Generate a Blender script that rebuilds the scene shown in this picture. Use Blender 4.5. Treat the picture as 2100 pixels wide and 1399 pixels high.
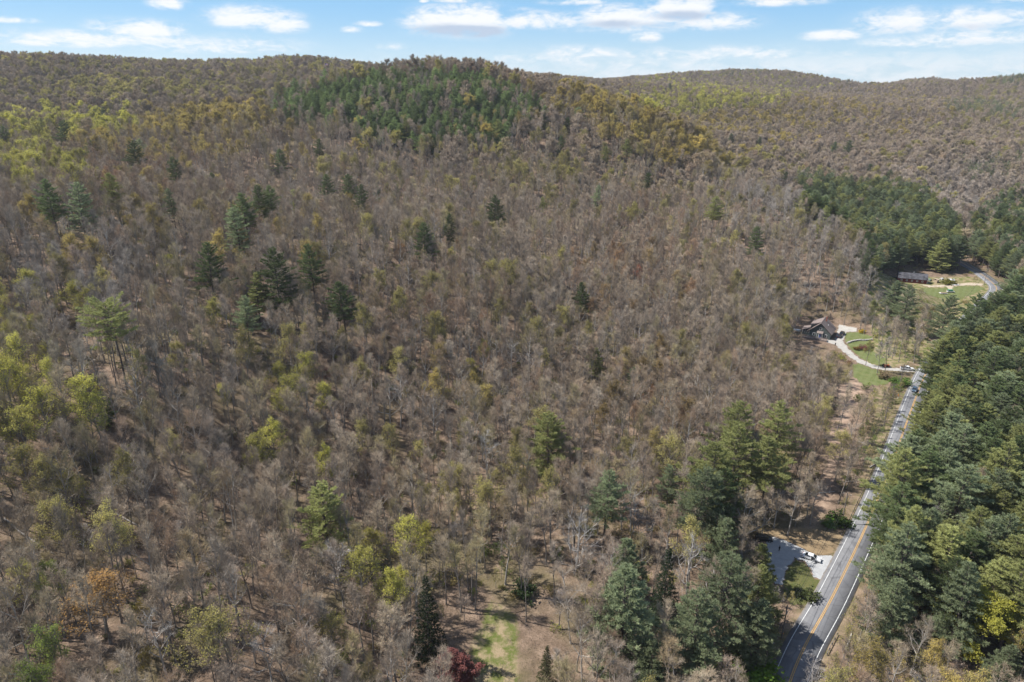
import bpy, bmesh, math, random
import numpy as np
from mathutils import Vector, Matrix

for o in list(bpy.data.objects): bpy.data.objects.remove(o)
scene = bpy.context.scene
COL = scene.collection
R = math.radians
random.seed(11)
rng = np.random.default_rng(11)

# ------------------------------------------------------------------ camera
CAMH = 120.0; PITCH = R(20.7); FPX = 1400.0
cd = bpy.data.cameras.new('camera'); cam = bpy.data.objects.new('camera', cd); COL.objects.link(cam)
cam.location = (0, 0, CAMH); cam.rotation_euler = (R(90) - PITCH, 0, 0)
cd.lens = 24.0; cd.sensor_width = 36.0; cd.clip_start = 0.5; cd.clip_end = 12000
scene.camera = cam
SP, CP = math.sin(PITCH), math.cos(PITCH)

# ------------------------------------------------------------------ light, sky, exposure
SUN_EL, SUN_AZ = R(52), R(-81)            # azimuth clockwise from +Y (straight ahead)
SUND = Vector((math.sin(SUN_AZ)*math.cos(SUN_EL), math.cos(SUN_AZ)*math.cos(SUN_EL), math.sin(SUN_EL)))
sl = bpy.data.lights.new('sun', 'SUN'); sl.energy = 5.0; sl.angle = R(0.53); sl.color = (1.0, 0.97, 0.92)
so = bpy.data.objects.new('sun', sl); COL.objects.link(so); so.location = (-200, 50, 400)
so.rotation_euler = SUND.to_track_quat('Z', 'Y').to_euler()
scene.view_settings.view_transform = 'Standard'; scene.view_settings.look = 'None'
scene.view_settings.gamma = 1.0; scene.view_settings.use_curve_mapping = False
scene.view_settings.exposure = 0.56
scene.cycles.max_bounces = 5; scene.cycles.diffuse_bounces = 1; scene.cycles.glossy_bounces = 2
scene.cycles.transmission_bounces = 3; scene.cycles.transparent_max_bounces = 6; scene.cycles.volume_bounces = 0
scene.cycles.use_denoising = True; scene.cycles.denoiser = 'OPENIMAGEDENOISE'; scene.cycles.denoising_input_passes = 'RGB_ALBEDO_NORMAL'; scene.cycles.denoising_prefilter = 'ACCURATE'
scene.cycles.use_adaptive_sampling = True; scene.cycles.adaptive_threshold = .015
scene.cycles.caustics_reflective = False; scene.cycles.caustics_refractive = False

HAZE_D = 0.000065

class NT:
    def __init__(s, tree): s.t = tree; s.n = tree.nodes; s.l = tree.links
    def new(s, typ, **kw):
        n = s.n.new(typ)
        for k, v in kw.items(): setattr(n, k, v)
        return n
    def put(s, sock, v):
        if hasattr(v, 'is_linked') or isinstance(v, bpy.types.NodeSocket): s.l.new(v, sock)
        elif v is not None: sock.default_value = v
    def math(s, op, a, b=None, c=None, clamp=False):
        n = s.new('ShaderNodeMath', operation=op, use_clamp=clamp); s.put(n.inputs[0], a)
        if b is not None: s.put(n.inputs[1], b)
        if c is not None: s.put(n.inputs[2], c)
        return n.outputs[0]
    def mix(s, f, a, b, mode='MIX'):
        n = s.new('ShaderNodeMix', data_type='RGBA', blend_type=mode); s.put(n.inputs[0], f)
        s.put(n.inputs[6], a if not isinstance(a, tuple) else (*a, 1)[:4]); s.put(n.inputs[7], b if not isinstance(b, tuple) else (*b, 1)[:4])
        return n.outputs[2]
    def noise(s, vec, scale, detail=4, rough=.55, dist=0.0):
        n = s.new('ShaderNodeTexNoise'); s.put(n.inputs['Vector'], vec); n.inputs['Scale'].default_value = scale
        n.inputs['Detail'].default_value = detail; n.inputs['Roughness'].default_value = rough; n.inputs['Distortion'].default_value = dist
        return n.outputs['Fac']
    def step(s, v, a, b, lo=0., hi=1.):
        n = s.new('ShaderNodeMapRange', interpolation_type='SMOOTHSTEP'); s.put(n.inputs[0], v)
        n.inputs[1].default_value = a; n.inputs[2].default_value = b; n.inputs[3].default_value = lo; n.inputs[4].default_value = hi
        return n.outputs[0]
    def comb(s, x, y, z):
        n = s.new('ShaderNodeCombineXYZ'); s.put(n.inputs[0], x); s.put(n.inputs[1], y); s.put(n.inputs[2], z); return n.outputs[0]

def pixdir(x, y):
    u = (x-1050)/FPX; v = (y-699.5)/FPX
    return np.array([u, CP - v*SP, -(SP + v*CP)])

world = bpy.data.worlds.new('World'); scene.world = world; world.use_nodes = True
w = NT(world.node_tree); w.n.clear()
sky = w.new('ShaderNodeTexSky', sky_type='NISHITA'); sky.sun_disc = False
sky.sun_elevation = SUN_EL; sky.sun_rotation = SUN_AZ; sky.altitude = 200; sky.air_density = 1.0; sky.dust_density = 0.25; sky.ozone_density = 1.6
tc = w.new('ShaderNodeTexCoord'); sep = w.new('ShaderNodeSeparateXYZ'); w.l.new(tc.outputs['Generated'], sep.inputs[0])
sx, sy, sz = sep.outputs
az = w.math('MULTIPLY', w.math('ARCTAN2', sx, sy), 57.2958)
el = w.math('MULTIPLY', w.math('ARCSINE', sz), 57.2958)
# clouds: cumulus at the bearings and heights where they stand, edges broken up by noise
def bearing(px, py):
    d = pixdir(px, py); d = d/np.linalg.norm(d)
    return math.degrees(math.atan2(d[0], d[1])), math.degrees(math.asin(d[2]))
CLOUDS = [  # px centre, half size in px, strength, shade
 (345,8,40,14,1.0,.1),(20,42,60,7,.75,.1),(290,62,100,20,.85,.1),(180,84,200,18,.8,.05),(420,95,220,22,.62,.05),(520,40,95,22,1.0,.2),(570,52,55,20,1.0,.25),
 (755,50,28,6,.8,.1),(722,62,22,7,.85,.1),(805,97,32,8,.7,.1),(935,50,100,30,1.25,.9),(985,52,60,32,1.2,1.0),(1090,45,110,18,.9,.3),(1050,20,50,6,.5,.2),(930,2,45,6,.7,.5),(870,3,10,4,.8,.1),
 (1260,40,75,24,1.15,.7),(1330,42,110,24,.95,.6),(1400,22,75,26,1.15,.8),(1440,48,120,20,.8,.4),(1325,78,30,12,1.0,.5),(1180,5,70,8,.8,.4),(1230,12,10,6,.6,.2),
 (1190,110,110,16,.6,.2),(1330,112,80,14,.55,.2),(1600,5,100,10,.85,.3),(1705,75,60,11,1.0,.35),(1810,52,60,26,.8,.4),(1840,48,110,28,.75,.4),(1990,45,130,26,.9,.5),(1880,90,150,16,.65,.3),(2010,78,160,22,.65,.35),
 (1120,122,180,16,.5,.05),(1420,118,150,18,.5,.1),(1560,112,90,16,.6,.1),(1480,102,50,10,.5,.1),(1750,110,240,14,.4,.1),(1300,132,260,14,.45,.05),(2080,2,60,8,.6,.3),(1290,60,160,14,.45,.3)]
wob = w.comb(w.math('MULTIPLY', az, 0.32), w.math('MULTIPLY', el, 0.85), 0.0)
n1 = w.noise(wob, 1.3, 9, .66, .5)
n2 = w.noise(wob, 4.0, 5, .6, .1)
nn = w.math('ADD', w.math('MULTIPLY', w.math('SUBTRACT', n1, .5), 2.5), w.math('MULTIPLY', w.math('SUBTRACT', n2, .5), .9))
# each layer is a strip of clouds along the horizon: a ramp over the bearing gives strength, height, thickness and shade
layers = []
for cl in sorted(CLOUDS, key=lambda c: c[0]-c[2]):
    a0, e0 = bearing(cl[0], cl[1]); a1, _ = bearing(cl[0]+cl[2]*1.7, cl[1]); _, e1 = bearing(cl[0], cl[1]-cl[3]*1.25)
    rec = (a0-(a1-a0), a0, a1, e0, max(.12, e1-e0), cl[4], cl[5])
    for L in layers:
        if len(L) < 10 and L[-1][2] < rec[0]-.02: L.append(rec); break
    else: layers.append([rec])
dens = None; shade = None; azn = w.math('DIVIDE', w.math('ADD', az, 45.0), 90.0)
for L in layers:
    rp = w.new('ShaderNodeValToRGB'); w.l.new(azn, rp.inputs[0]); cr = rp.color_ramp; cr.interpolation = 'EASE'
    stops = []
    for (l_, c_, r_, e_, h_, st, sh) in L: stops += [(l_, 0, e_, h_, sh), (c_, st, e_, h_, sh), (r_, 0, e_, h_, sh)]
    while len(cr.elements) < len(stops): cr.elements.new(.5)
    for k_, q in enumerate(stops): cr.elements[k_].position = k_/len(stops)
    for q, e_ in zip(stops, cr.elements): e_.position = (q[0]+45)/90; e_.color = (q[1], q[2], q[3], q[4])
    sc_ = w.new('ShaderNodeSeparateColor'); w.l.new(rp.outputs[0], sc_.inputs[0])
    dy = w.math('DIVIDE', w.math('SUBTRACT', el, sc_.outputs[1]), w.math('MAXIMUM', sc_.outputs[2], .05)); dy = w.math('MULTIPLY', dy, w.step(dy, -.1, .1, 1.5, 1.0))
    b = w.math('MULTIPLY', w.math('EXPONENT', w.math('MULTIPLY', w.math('MULTIPLY', dy, dy), -1.1)), sc_.outputs[0])
    s_ = w.math('MULTIPLY', w.math('MULTIPLY', b, w.step(dy, .45, -.75)), rp.outputs[1])
    dens = b if dens is None else w.math('MAXIMUM', dens, b); shade = s_ if shade is None else w.math('MAXIMUM', shade, s_)
# scattered fair-weather cloud everywhere else in the sky, seen from below
pl = w.math('ADD', w.math('MAXIMUM', sz, 0.0), 0.07)
wide = w.noise(w.comb(w.math('DIVIDE', sx, pl), w.math('DIVIDE', sy, pl), 3.0), 1.1, 6, .58, .2)
wide = w.math('MULTIPLY', w.step(wide, .50, .72), w.step(el, 6.0, 14.0, 0.0, .5))
d2 = w.math('ADD', dens, w.math('MULTIPLY', w.math('MULTIPLY', nn, .95), w.step(dens, .02, .55)))
alpha = w.math('MAXIMUM', w.math('MAXIMUM', w.step(d2, .06, .98, 0, .96), w.math('MULTIPLY', w.math('MULTIPLY', w.step(el, 3.2, .5), w.step(az, -12.0, 14.0, .25, .6)), w.step(n1, .35, .62))), wide)
grey = w.math('MULTIPLY', w.step(w.math('ADD', shade, w.math('MULTIPLY', nn, .22)), .10, .62), .9)
ccol = w.mix(grey, (6.5, 6.6, 6.75), (3.3, 4.0, 5.1))
skyc = w.mix(w.step(el, 4.0, 24.0, .75, .0), sky.outputs[0], w.mix(w.step(el, -.5, 6.0), (3.6, 5.05, 6.3), (1.45, 3.45, 5.9)))
full = w.mix(alpha, skyc, ccol)
bg = w.new('ShaderNodeBackground'); w.l.new(full, bg.inputs[0]); bg.inputs[1].default_value = 0.105
world.cycles.sampling_method = 'MANUAL'; world.cycles.sample_map_resolution = 512
wo = w.new('ShaderNodeOutputWorld'); w.l.new(bg.outputs[0], wo.inputs[0])

# ------------------------------------------------------------------ materials
MATS = {}
def mat(name, col, rough=.85, metal=0., spec=.3, var=0.0, vscale=1.0, bump=0.0, bscale=20., coat=0.):
    if name in MATS: return MATS[name]
    m = bpy.data.materials.new(name); m.use_nodes = True; t = NT(m.node_tree); p = t.n['Principled BSDF']
    p.inputs['Roughness'].default_value = rough; p.inputs['Metallic'].default_value = metal; p.inputs['Specular IOR Level'].default_value = spec
    p.inputs['Coat Weight'].default_value = coat
    p.inputs['Base Color'].default_value = (*col, 1)
    if var or bump:
        g = t.new('ShaderNodeTexCoord').outputs['Object']
        f = t.noise(g, vscale, 5, .6)
        if var:
            lo = tuple(c*(1-var) for c in col); hi = tuple(min(1, c*(1+var)) for c in col)
            t.l.new(t.mix(t.step(f, .3, .7), lo, hi), p.inputs['Base Color'])
        if bump:
            bn = t.new('ShaderNodeBump'); bn.inputs['Strength'].default_value = bump; bn.inputs['Distance'].default_value = .05
            t.l.new(t.noise(g, bscale, 4), bn.inputs['Height']); t.l.new(bn.outputs[0], p.inputs['Normal'])
    MATS[name] = m; return m

def mat_tint(name, dflt, mode):
    """plant material: colour = per-tree property 'tint' (copies and scattered trees alike), varied per tree"""
    m = bpy.data.materials.new(name); m.use_nodes = True; t = NT(m.node_tree); t.n.clear()
    at = t.new('ShaderNodeAttribute', attribute_type='INSTANCER', attribute_name='tint')
    oi = t.new('ShaderNodeObjectInfo'); geo = t.new('ShaderNodeNewGeometry')
    # small random brightness per tree and per patch of the crown
    loc = t.noise(geo.outputs['Position'], .9 if mode != 'twig' else .6, 3)
    v = t.math('MULTIPLY', t.math('ADD', t.math('MULTIPLY', oi.outputs['Random'], .62), .70), t.step(loc, .25, .75, .8, 1.22))
    vm = t.new('ShaderNodeVectorMath', operation='SCALE'); t.l.new(at.outputs['Vector'], vm.inputs[0]); t.l.new(v, vm.inputs['Scale'])
    col = vm.outputs[0]
    out = t.new('ShaderNodeOutputMaterial')
    df = t.new('ShaderNodeBsdfDiffuse'); t.l.new(col, df.inputs[0])
    if mode == 'twig':
        t.l.new(df.outputs[0], out.inputs[0])
    else:
        tr = t.new('ShaderNodeBsdfTranslucent'); t.l.new(col, tr.inputs[0])
        mx = t.new('ShaderNodeMixShader'); mx.inputs[0].default_value = .42 if mode == 'leaf' else .42
        t.l.new(df.outputs[0], mx.inputs[1]); t.l.new(tr.outputs[0], mx.inputs[2]); t.l.new(mx.outputs[0], out.inputs[0])
    return m
M_TWIG = mat_tint('twigs', (.25,.2,.16), 'twig')
M_LEAF = mat_tint('young_leaves', (.3,.28,.05), 'leaf')
M_NEEDLE = mat_tint('needles', (.06,.09,.04), 'needle')
M_BARK = mat('bark', (.235,.205,.18), .95, var=.35, vscale=2.5, bump=.5, bscale=9)
M_PALEBARK = mat('pale_bark', (.46,.42,.38), .9, var=.3, vscale=1.5)
M_MIDBARK = mat('silver_bark', (.36,.33,.295), .92, var=.3, vscale=1.5)
M_PINEBARK = mat('pine_bark', (.12,.095,.08), .95, var=.3, vscale=2.0)

# ------------------------------------------------------------------ mesh helpers
def mesh_arrays(name, V, faces_list, mats, smooth=False):
    """faces_list: [(array (n,k), material index)]"""
    me = bpy.data.meshes.new(name)
    V = np.asarray(V, dtype=np.float32); me.vertices.add(len(V)); me.vertices.foreach_set('co', V.ravel())
    fl = [(np.asarray(f, dtype=np.int32), m) for f, m in faces_list if len(f)]
    nl = sum(f.size for f, _ in fl); nf = sum(len(f) for f, _ in fl)
    me.loops.add(nl); me.polygons.add(nf)
    me.loops.foreach_set('vertex_index', np.concatenate([f.ravel() for f, _ in fl]))
    sizes = np.concatenate([np.full(len(f), f.shape[1], np.int32) for f, _ in fl])
    me.polygons.foreach_set('loop_start', np.concatenate([[0], np.cumsum(sizes)[:-1]]).astype(np.int32))
    me.polygons.foreach_set('material_index', np.concatenate([np.full(len(f), m, np.int32) for f, m in fl]))
    if smooth: me.polygons.foreach_set('use_smooth', np.ones(nf, bool))
    for m in mats: me.materials.append(m)
    me.update(calc_edges=True); return me

def obj(name, me, parent=None, loc=None, rotz=None):
    o = bpy.data.objects.new(name, me); COL.objects.link(o)
    if parent: o.parent = parent
    if loc is not None: o.location = loc
    if rotz is not None: o.rotation_euler = (0, 0, rotz)
    return o
def tag(o, label, cat, group=None):
    o['label'] = label; o['category'] = cat
    if group: o['group'] = group
    return o
def thing(name, label, cat, loc, rotz=0, group=None):
    o = bpy.data.objects.new(name, None); COL.objects.link(o); o.location = loc; o.rotation_euler = (0, 0, rotz)
    o.empty_display_size = .5
    return tag(o, label, cat, group)
def struct(o, label=None):
    o['kind'] = 'structure'
    if label: o['label'] = label
    return o

class MB:
    """collects boxes, prisms and tubes in one bmesh"""
    def __init__(s): s.bm = bmesh.new()
    def box(s, c, d, rz=0, M=None):
        T = Matrix.Translation(c) @ Matrix.Rotation(rz, 4, 'Z') @ Matrix.Diagonal((*d, 1))
        if M is not None: T = M @ T
        bmesh.ops.create_cube(s.bm, size=1, matrix=T); return s
    def tube(s, p, q, r, r2=None, n=8):
        p, q = Vector(p), Vector(q); d = q-p
        T = Matrix.Translation((p+q)/2) @ d.to_track_quat('Z', 'Y').to_matrix().to_4x4()
        bmesh.ops.create_cone(s.bm, cap_ends=True, segments=n, radius1=r, radius2=r if r2 is None else r2, depth=d.length, matrix=T); return s
    def poly(s, pts):
        s.bm.faces.new([s.bm.verts.new(p) for p in pts]); return s
    def prism(s, pts, y0, y1):
        """profile in x,z pushed along y"""
        a = [s.bm.verts.new((x, y0, z)) for x, z in pts]; b = [s.bm.verts.new((x, y1, z)) for x, z in pts]
        n = len(pts); s.bm.faces.new(a); s.bm.faces.new(b[::-1])
        for i in range(n): s.bm.faces.new((a[i], b[i], b[(i+1) % n], a[(i+1) % n]))
        return s
    def hexa(s, p8):
        v = [s.bm.verts.new(p) for p in p8]
        for f in ((0,1,2,3),(7,6,5,4),(0,4,5,1),(1,5,6,2),(2,6,7,3),(3,7,4,0)): s.bm.faces.new([v[i] for i in f])
        return s
    def sphere(s, c, r, sc=(1,1,1), u=10, v=7):
        bmesh.ops.create_uvsphere(s.bm, u_segments=u, v_segments=v, radius=r, matrix=Matrix.Translation(c) @ Matrix.Diagonal((*sc, 1))); return s
    def bevel(s, w_, seg=1):
        bmesh.ops.bevel(s.bm, geom=list(s.bm.edges), offset=w_, segments=seg, affect='EDGES', profile=.5); return s
    def build(s, name, m, parent=None, smooth=False):
        bmesh.ops.recalc_face_normals(s.bm, faces=s.bm.faces)
        me = bpy.data.meshes.new(name); s.bm.to_mesh(me); s.bm.free(); me.materials.append(m)
        if smooth:
            for p in me.polygons: p.use_smooth = True
        return obj(name, me, parent)

# ------------------------------------------------------------------ terrain
def gp(px, py, z=0.0):
    """pixel -> point on the level z"""
    d = pixdir(px, py); t = (z-CAMH)/d[2]; return np.array([d[0]*t, d[1]*t, z])
def dp(px, py, depth, drop=0.0):
    """pixel + distance along the view axis -> ground point (canopy height taken off)"""
    d = pixdir(px, py)*depth; return np.array([d[0], d[1], CAMH + d[2] - drop])

ROADC = [(-40,-110),(-12,-20),(22,48)] + [tuple(gp(x, y)[:2]) for x, y in
   ((1619,1398),(1693.6,1252.6),(1744,1149),(1766,1103),(1818,980),(1865,851),(1890,785),(1903,760))] + [(222,322),(262,366),(300,406),(309,425),(316,449),(321,476),(323,500),(322,530)]
def catmull(P, n=14):
    P = [np.array(p, float) for p in P]; out = []
    P = [2*P[0]-P[1]] + P + [2*P[-1]-P[-2]]
    for i in range(1, len(P)-2):
        p0, p1, p2, p3 = P[i-1:i+3]
        for k in range(n):
            t = k/n
            out.append(.5*((2*p1) + (-p0+p2)*t + (2*p0-5*p1+4*p2-p3)*t*t + (-p0+3*p1-3*p2+p3)*t**3))
    out.append(P[-2]); return np.array(out)
def resample(P, step):
    d = np.concatenate([[0], np.cumsum(np.linalg.norm(np.diff(P, axis=0), axis=1))]); n = int(d[-1]/step)+1
    s = np.linspace(0, d[-1], n); return np.stack([np.interp(s, d, P[:, k]) for k in range(P.shape[1])], 1)
ROAD = resample(catmull(ROADC), 2.0)
def smooth_path(P, it):
    for _ in range(it):
        P[1:-1] = .25*P[:-2]+.5*P[1:-1]+.25*P[2:]
    return P
ROAD = smooth_path(ROAD, 25)

CT = []
for p in ROAD[::12]: CT.append((p[0], p[1], 0.))
CT += [tuple(gp(*p)) for p in ((1690,690,1.0),(1760,690,.5),(1790,740),(1870,575,.5),(1960,600,0),(1640,1140),(1720,900,-1),(1745,800,-.5),(1700,1000,-1))]
CT += [(140,110,-1),(180,160,-1),(230,220,-1),(300,300,-1),(400,380,0),(120,60,0),(60,20,0),(-10,0,4),(420,520,2),(150,0,0),(250,100,0),(380,250,2),(520,420,6)]
for a in ((1400,1000,5),(1250,1300,2),(1000,1310,4.5),(600,1320,13),(1150,1180,6)): CT.append(tuple(gp(*a)))
CT += [tuple(dp(*a)) for a in (
  # px, py, depth, canopy drop
  (0,1399,121,0),(0,1100,150,0),(0,800,200,0),(236,815,190,0),(150,450,290,0),(0,450,310,0),(100,240,560,18),(0,300,470,15),(300,240,560,18),
  (500,1000,186,0),(850,1050,196,0),(560,640,255,0),(870,520,330,0),(600,420,390,10),(350,400,340,10),
  (1150,900,224,0),(1200,600,345,0),(1450,750,300,0),(1000,300,530,12),(700,300,490,12),(1200,400,470,12),
  (570,188,610,16),(700,156,660,16),(850,130,690,18),(1000,132,700,18),(1060,150,685,18),(1150,178,665,16),(1250,203,645,16),(1320,225,620,16),
  (1430,274,575,15),(1600,382,468,15),(1740,518,375,14),(1500,520,395,8),(1620,640,345,3),(1350,380,500,14),
  (450,215,760,16),(200,205,760,16),(0,125,860,17),(0,180,800,17),(150,127,900,16),(350,132,1000,16),(480,129,1080,16),(620,116,1120,16),(740,130,1200,16),(850,150,1150,16),(950,152,1150,16),(600,160,950,16),(300,165,850,16),
  (1050,149,1250,16),(1140,155,1350,16),(1230,168,1500,16),(1400,155,1800,16),(1550,144,1900,16),(1650,149,1950,16),(1780,180,2000,16),(1780,190,1700,16),(2000,190,1550,16),(1900,172,1650,16),(1900,158,1950,16),(2000,180,1850,16),(2100,153,1700,16),
  (1350,190,1150,16),(1500,230,1050,16),(1450,200,1100,16),(1650,210,1150,16),(1800,220,1150,16),(2000,220,1150,16),(1700,330,800,15),(1550,290,850,15),(1800,300,900,15),(1950,300,830,15),(2090,330,780,15),(1850,400,600,20),(1650,370,690,18),(2050,420,600,18),(2090,260,1000,15),
  (900,200,1000,0),(700,230,900,0))]
CT += [(-700,300,70),(-500,120,35),(-300,60,22),(-350,350,82),(-600,600,96),(-250,-80,15),(-900,900,122),(-1400,1500,100),(-600,1800,90),(0,2000,95),(700,2600,75),(1500,2500,70),(2200,2000,80),(1900,1200,70),(1300,900,60),(900,600,25),(700,300,15),(600,0,8),(1500,300,40),(2200,600,70),(-1400,500,110),(-1400,-100,60),(0,-140,4),(300,-140,2)]
def cz(px, depth, z):
    u = (px-1050)/FPX; y_ = (depth + (z-CAMH)*SP)/CP; return (u*depth, y_, z)
CT += [cz(*a) for a in ((1430,720,16),(1350,830,34),(1500,640,10),(1600,560,4),(1280,880,50),(300,690,60),(120,690,70),(450,690,62),(700,850,70),(1180,900,70),(550,760,68))]
CT = np.array(CT)
def tps_fit(P, z, lam):
    X = P/500.; n = len(X); r = np.linalg.norm(X[:, None]-X[None], axis=2)
    K = np.where(r > 0, r*r*np.log(r+1e-12), 0) + lam*np.eye(n); A = np.zeros((n+3, n+3)); A[:n, :n] = K
    Q = np.c_[np.ones(n), X]; A[:n, n:] = Q; A[n:, :n] = Q.T
    return X, np.linalg.solve(A, np.r_[z, 0, 0, 0])
TX, TW = tps_fit(CT[:, :2], CT[:, 2], 1e-4)
def tps(x, y):
    x = np.asarray(x, float).ravel()/500.; y = np.asarray(y, float).ravel()/500.; out = TW[-3] + TW[-2]*x + TW[-1]*y
    for (cx, cy), wt in zip(TX, TW[:-3]):
        r2 = (x-cx)**2 + (y-cy)**2; out = out + wt*.5*r2*np.log(r2+1e-12)
    return out
def axis(lo, hi, flo, fhi, fine):
    a = [flo]; s = fine
    while a[-1] > lo: s *= 1.09; a.append(max(lo, a[-1]-s))
    b = list(np.arange(flo+fine, fhi, fine)); s = fine; c = [b[-1]]
    while c[-1] < hi: s *= 1.05; c.append(min(hi, c[-1]+s))
    return np.array(a[::-1] + b + c[1:])
GX = axis(-1500, 2300, -130, 345, 2.5); GY = axis(-160, 2700, 70, 500, 2.5)
XX, YY = np.meshgrid(GX, GY, indexing='xy')
HH = tps(XX, YY).reshape(XX.shape)
def dist_path(x, y, P):
    x = np.ravel(x); y = np.ravel(y); out = np.full(x.shape, 1e9)
    for p in P: out = np.minimum(out, (x-p[0])**2 + (y-p[1])**2)
    return np.sqrt(out)
def sstep(v, a, b):
    t = np.clip((v-a)/(b-a), 0, 1); return t*t*(3-2*t)
def wave(x, y, s, seed):
    r_ = np.random.default_rng(seed); o = np.zeros_like(x)
    for k in range(7):
        a, ph, f = r_.uniform(0, 6.28), r_.uniform(0, 6.28), r_.uniform(.6, 1.8)/s
        o += np.sin((x*math.cos(a)+y*math.sin(a))*f*2*math.pi + ph)/7
    return o
RD = dist_path(XX, YY, ROAD[::3]).reshape(XX.shape)
far = sstep(RD, 20, 110)
HH = HH + far*(wave(XX, YY, 90, 1)*3.5 + wave(XX, YY, 34, 2)*1.6 + wave(XX, YY, 14, 3)*.5)
pads = [(gp(1690,690), 24), (gp(1870,578), 22), (gp(1645,1145), 16), (gp(1950,598), 22), (gp(1780,735), 22)]
k = 1-sstep(RD, 7, 30)
HH = HH*(1-k)
for c, r_ in pads:
    d = np.hypot(XX-c[0], YY-c[1]); k = 1-sstep(d, r_*.7, r_*1.6); HH = HH*(1-k) + c[2]*k
track = catmull([tuple(gp(*p)[:2]) for p in ((1755,775,-.5),(1740,830,-.5),(1722,900,-1),(1705,960,-1),(1690,1030,-.5),(1655,1090,0))], 8)
td = dist_path(XX, YY, track).reshape(XX.shape)
def hgt(x, y):
    x = np.asarray(x, float); y = np.asarray(y, float)
    i = np.clip(np.searchsorted(GX, x)-1, 0, len(GX)-2); j = np.clip(np.searchsorted(GY, y)-1, 0, len(GY)-2)
    tx = (x-GX[i])/(GX[i+1]-GX[i]); ty = (y-GY[j])/(GY[j+1]-GY[j])
    a, b, c, d = HH[j, i], HH[j, i+1], HH[j+1, i], HH[j+1, i+1]
    # quads are split a-b-d / a-d-c
    return np.where(tx >= ty, a + (b-a)*tx + (d-b)*ty, a + (c-a)*ty + (d-c)*tx)
def project(x, y, z):
    dz = z-CAMH; depth = y*CP - dz*SP; vv = -(y*SP + dz*CP)
    depth = np.maximum(depth, 1e-3)
    return 1050 + FPX*x/depth, 699.5 + FPX*vv/depth, depth
def hit(px, py, lift=0.0):
    """where the ray through a pixel first meets the ground raised by lift"""
    d = pixdir(px, py); ts = np.arange(60, 2400, 1.0)
    X, Y, Z = d[0]*ts, d[1]*ts, CAMH + d[2]*ts
    below = Z < hgt(X, Y) + lift
    i = int(np.argmax(below)) if below.any() else len(ts)-1
    return X[i], Y[i]
nx, ny = len(GX), len(GY)
idx = np.arange(nx*ny).reshape(ny, nx)
a_, b_, c_, d_ = idx[:-1, :-1].ravel(), idx[:-1, 1:].ravel(), idx[1:, :-1].ravel(), idx[1:, 1:].ravel()
tris = np.concatenate([np.stack([a_, b_, d_], 1), np.stack([a_, d_, c_], 1)])
gmat = bpy.data.materials.new('forest_floor'); gmat.use_nodes = True; t = NT(gmat.node_tree); p = t.n['Principled BSDF']
pos = t.new('ShaderNodeNewGeometry').outputs['Position']
za = t.new('ShaderNodeAttribute', attribute_name='zone'); zs = t.new('ShaderNodeSeparateColor'); t.l.new(za.outputs['Color'], zs.inputs[0])
big = t.noise(pos, .045, 4); mid = t.noise(pos, .35, 5, .65); fine = t.noise(pos, 2.6, 4, .7); leaf = t.noise(pos, 9.0, 2, .8)
c = t.mix(t.step(mid, .35, .68), (.160,.112,.078), (.295,.210,.150))
c = t.mix(t.math('MULTIPLY', t.step(fine, .46, .66), .85), c, (.085,.062,.043))
c = t.mix(t.math('MULTIPLY', t.step(leaf, .55, .75), .55), c, (.42,.30,.22))
c = t.mix(t.math('MULTIPLY', t.step(big, .47, .66), .60), c, (.120,.108,.048))
grassc = t.mix(t.step(mid, .38, .62), (.115,.135,.035), (.32,.245,.150)); grassc = t.mix(t.math('MULTIPLY', t.step(fine, .5, .75), .6), grassc, (.17,.14,.07))
dirt = t.mix(t.step(mid, .3, .7), (.30,.205,.15), (.44,.32,.235)); dirt = t.mix(t.math('MULTIPLY', t.step(fine, .5, .7), .5), dirt, (.17,.115,.085))
edge = t.math('MULTIPLY', t.math('SUBTRACT', fine, .5), .9)
c = t.mix(t.step(t.math('ADD', zs.outputs[0], edge), .35, .65), c, grassc)
c = t.mix(t.step(t.math('ADD', zs.outputs[1], edge), .35, .65), c, dirt)
t.l.new(c, p.inputs['Base Color']); p.inputs['Roughness'].default_value = .95; p.inputs['Specular IOR Level'].default_value = .1
bn = t.new('ShaderNodeBump'); bn.inputs['Strength'].default_value = .8; bn.inputs['Distance'].default_value = .35
t.l.new(t.math('ADD', mid, t.math('MULTIPLY', fine, .5)), bn.inputs['Height']); t.l.new(bn.outputs[0], p.inputs['Normal'])
gme = mesh_arrays('ground', np.stack([XX.ravel(), YY.ravel(), HH.ravel()], 1), [(tris, 0)], [gmat], smooth=True)
def in_poly(x, y, P):
    x = np.asarray(x); y = np.asarray(y); ins = np.zeros(x.shape, bool); n = len(P)
    for i in range(n):
        x1, y1 = P[i]; x2, y2 = P[(i+1) % n]
        if y1 == y2: continue
        cnd = ((y1 > y) != (y2 > y)) & (x < (x2-x1)*(y-y1)/(y2-y1)+x1); ins ^= cnd
    return ins
def gpoly(pts, z=0.0): return [tuple(gp(x, y, z)[:2]) for x, y in pts]
CLEAR = gpoly([(960,1399),(950,1440),(1075,1440),(1070,1360),(1060,1290),(1040,1248),(1008,1235),(985,1275),(975,1330)], 4.0)
MEADOW = gpoly([(1770,600),(1800,570),(1990,566),(2040,590),(2010,640),(1900,690),(1900,720),(1860,745),(1800,760),(1770,740),(1790,690),(1765,640)])
BRUSH = gpoly([(1790,770),(1845,800),(1815,900),(1790,960),(1740,1080),(1725,1080),(1760,950),(1770,860)])
DIRT = gpoly([(1715,790),(1765,780),(1770,800),(1748,835),(1712,845),(1690,900),(1730,905)])
zone = np.zeros((nx*ny, 4), np.float32); zone[:, 3] = 1
fx, fy = XX.ravel(), YY.ravel()
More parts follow.
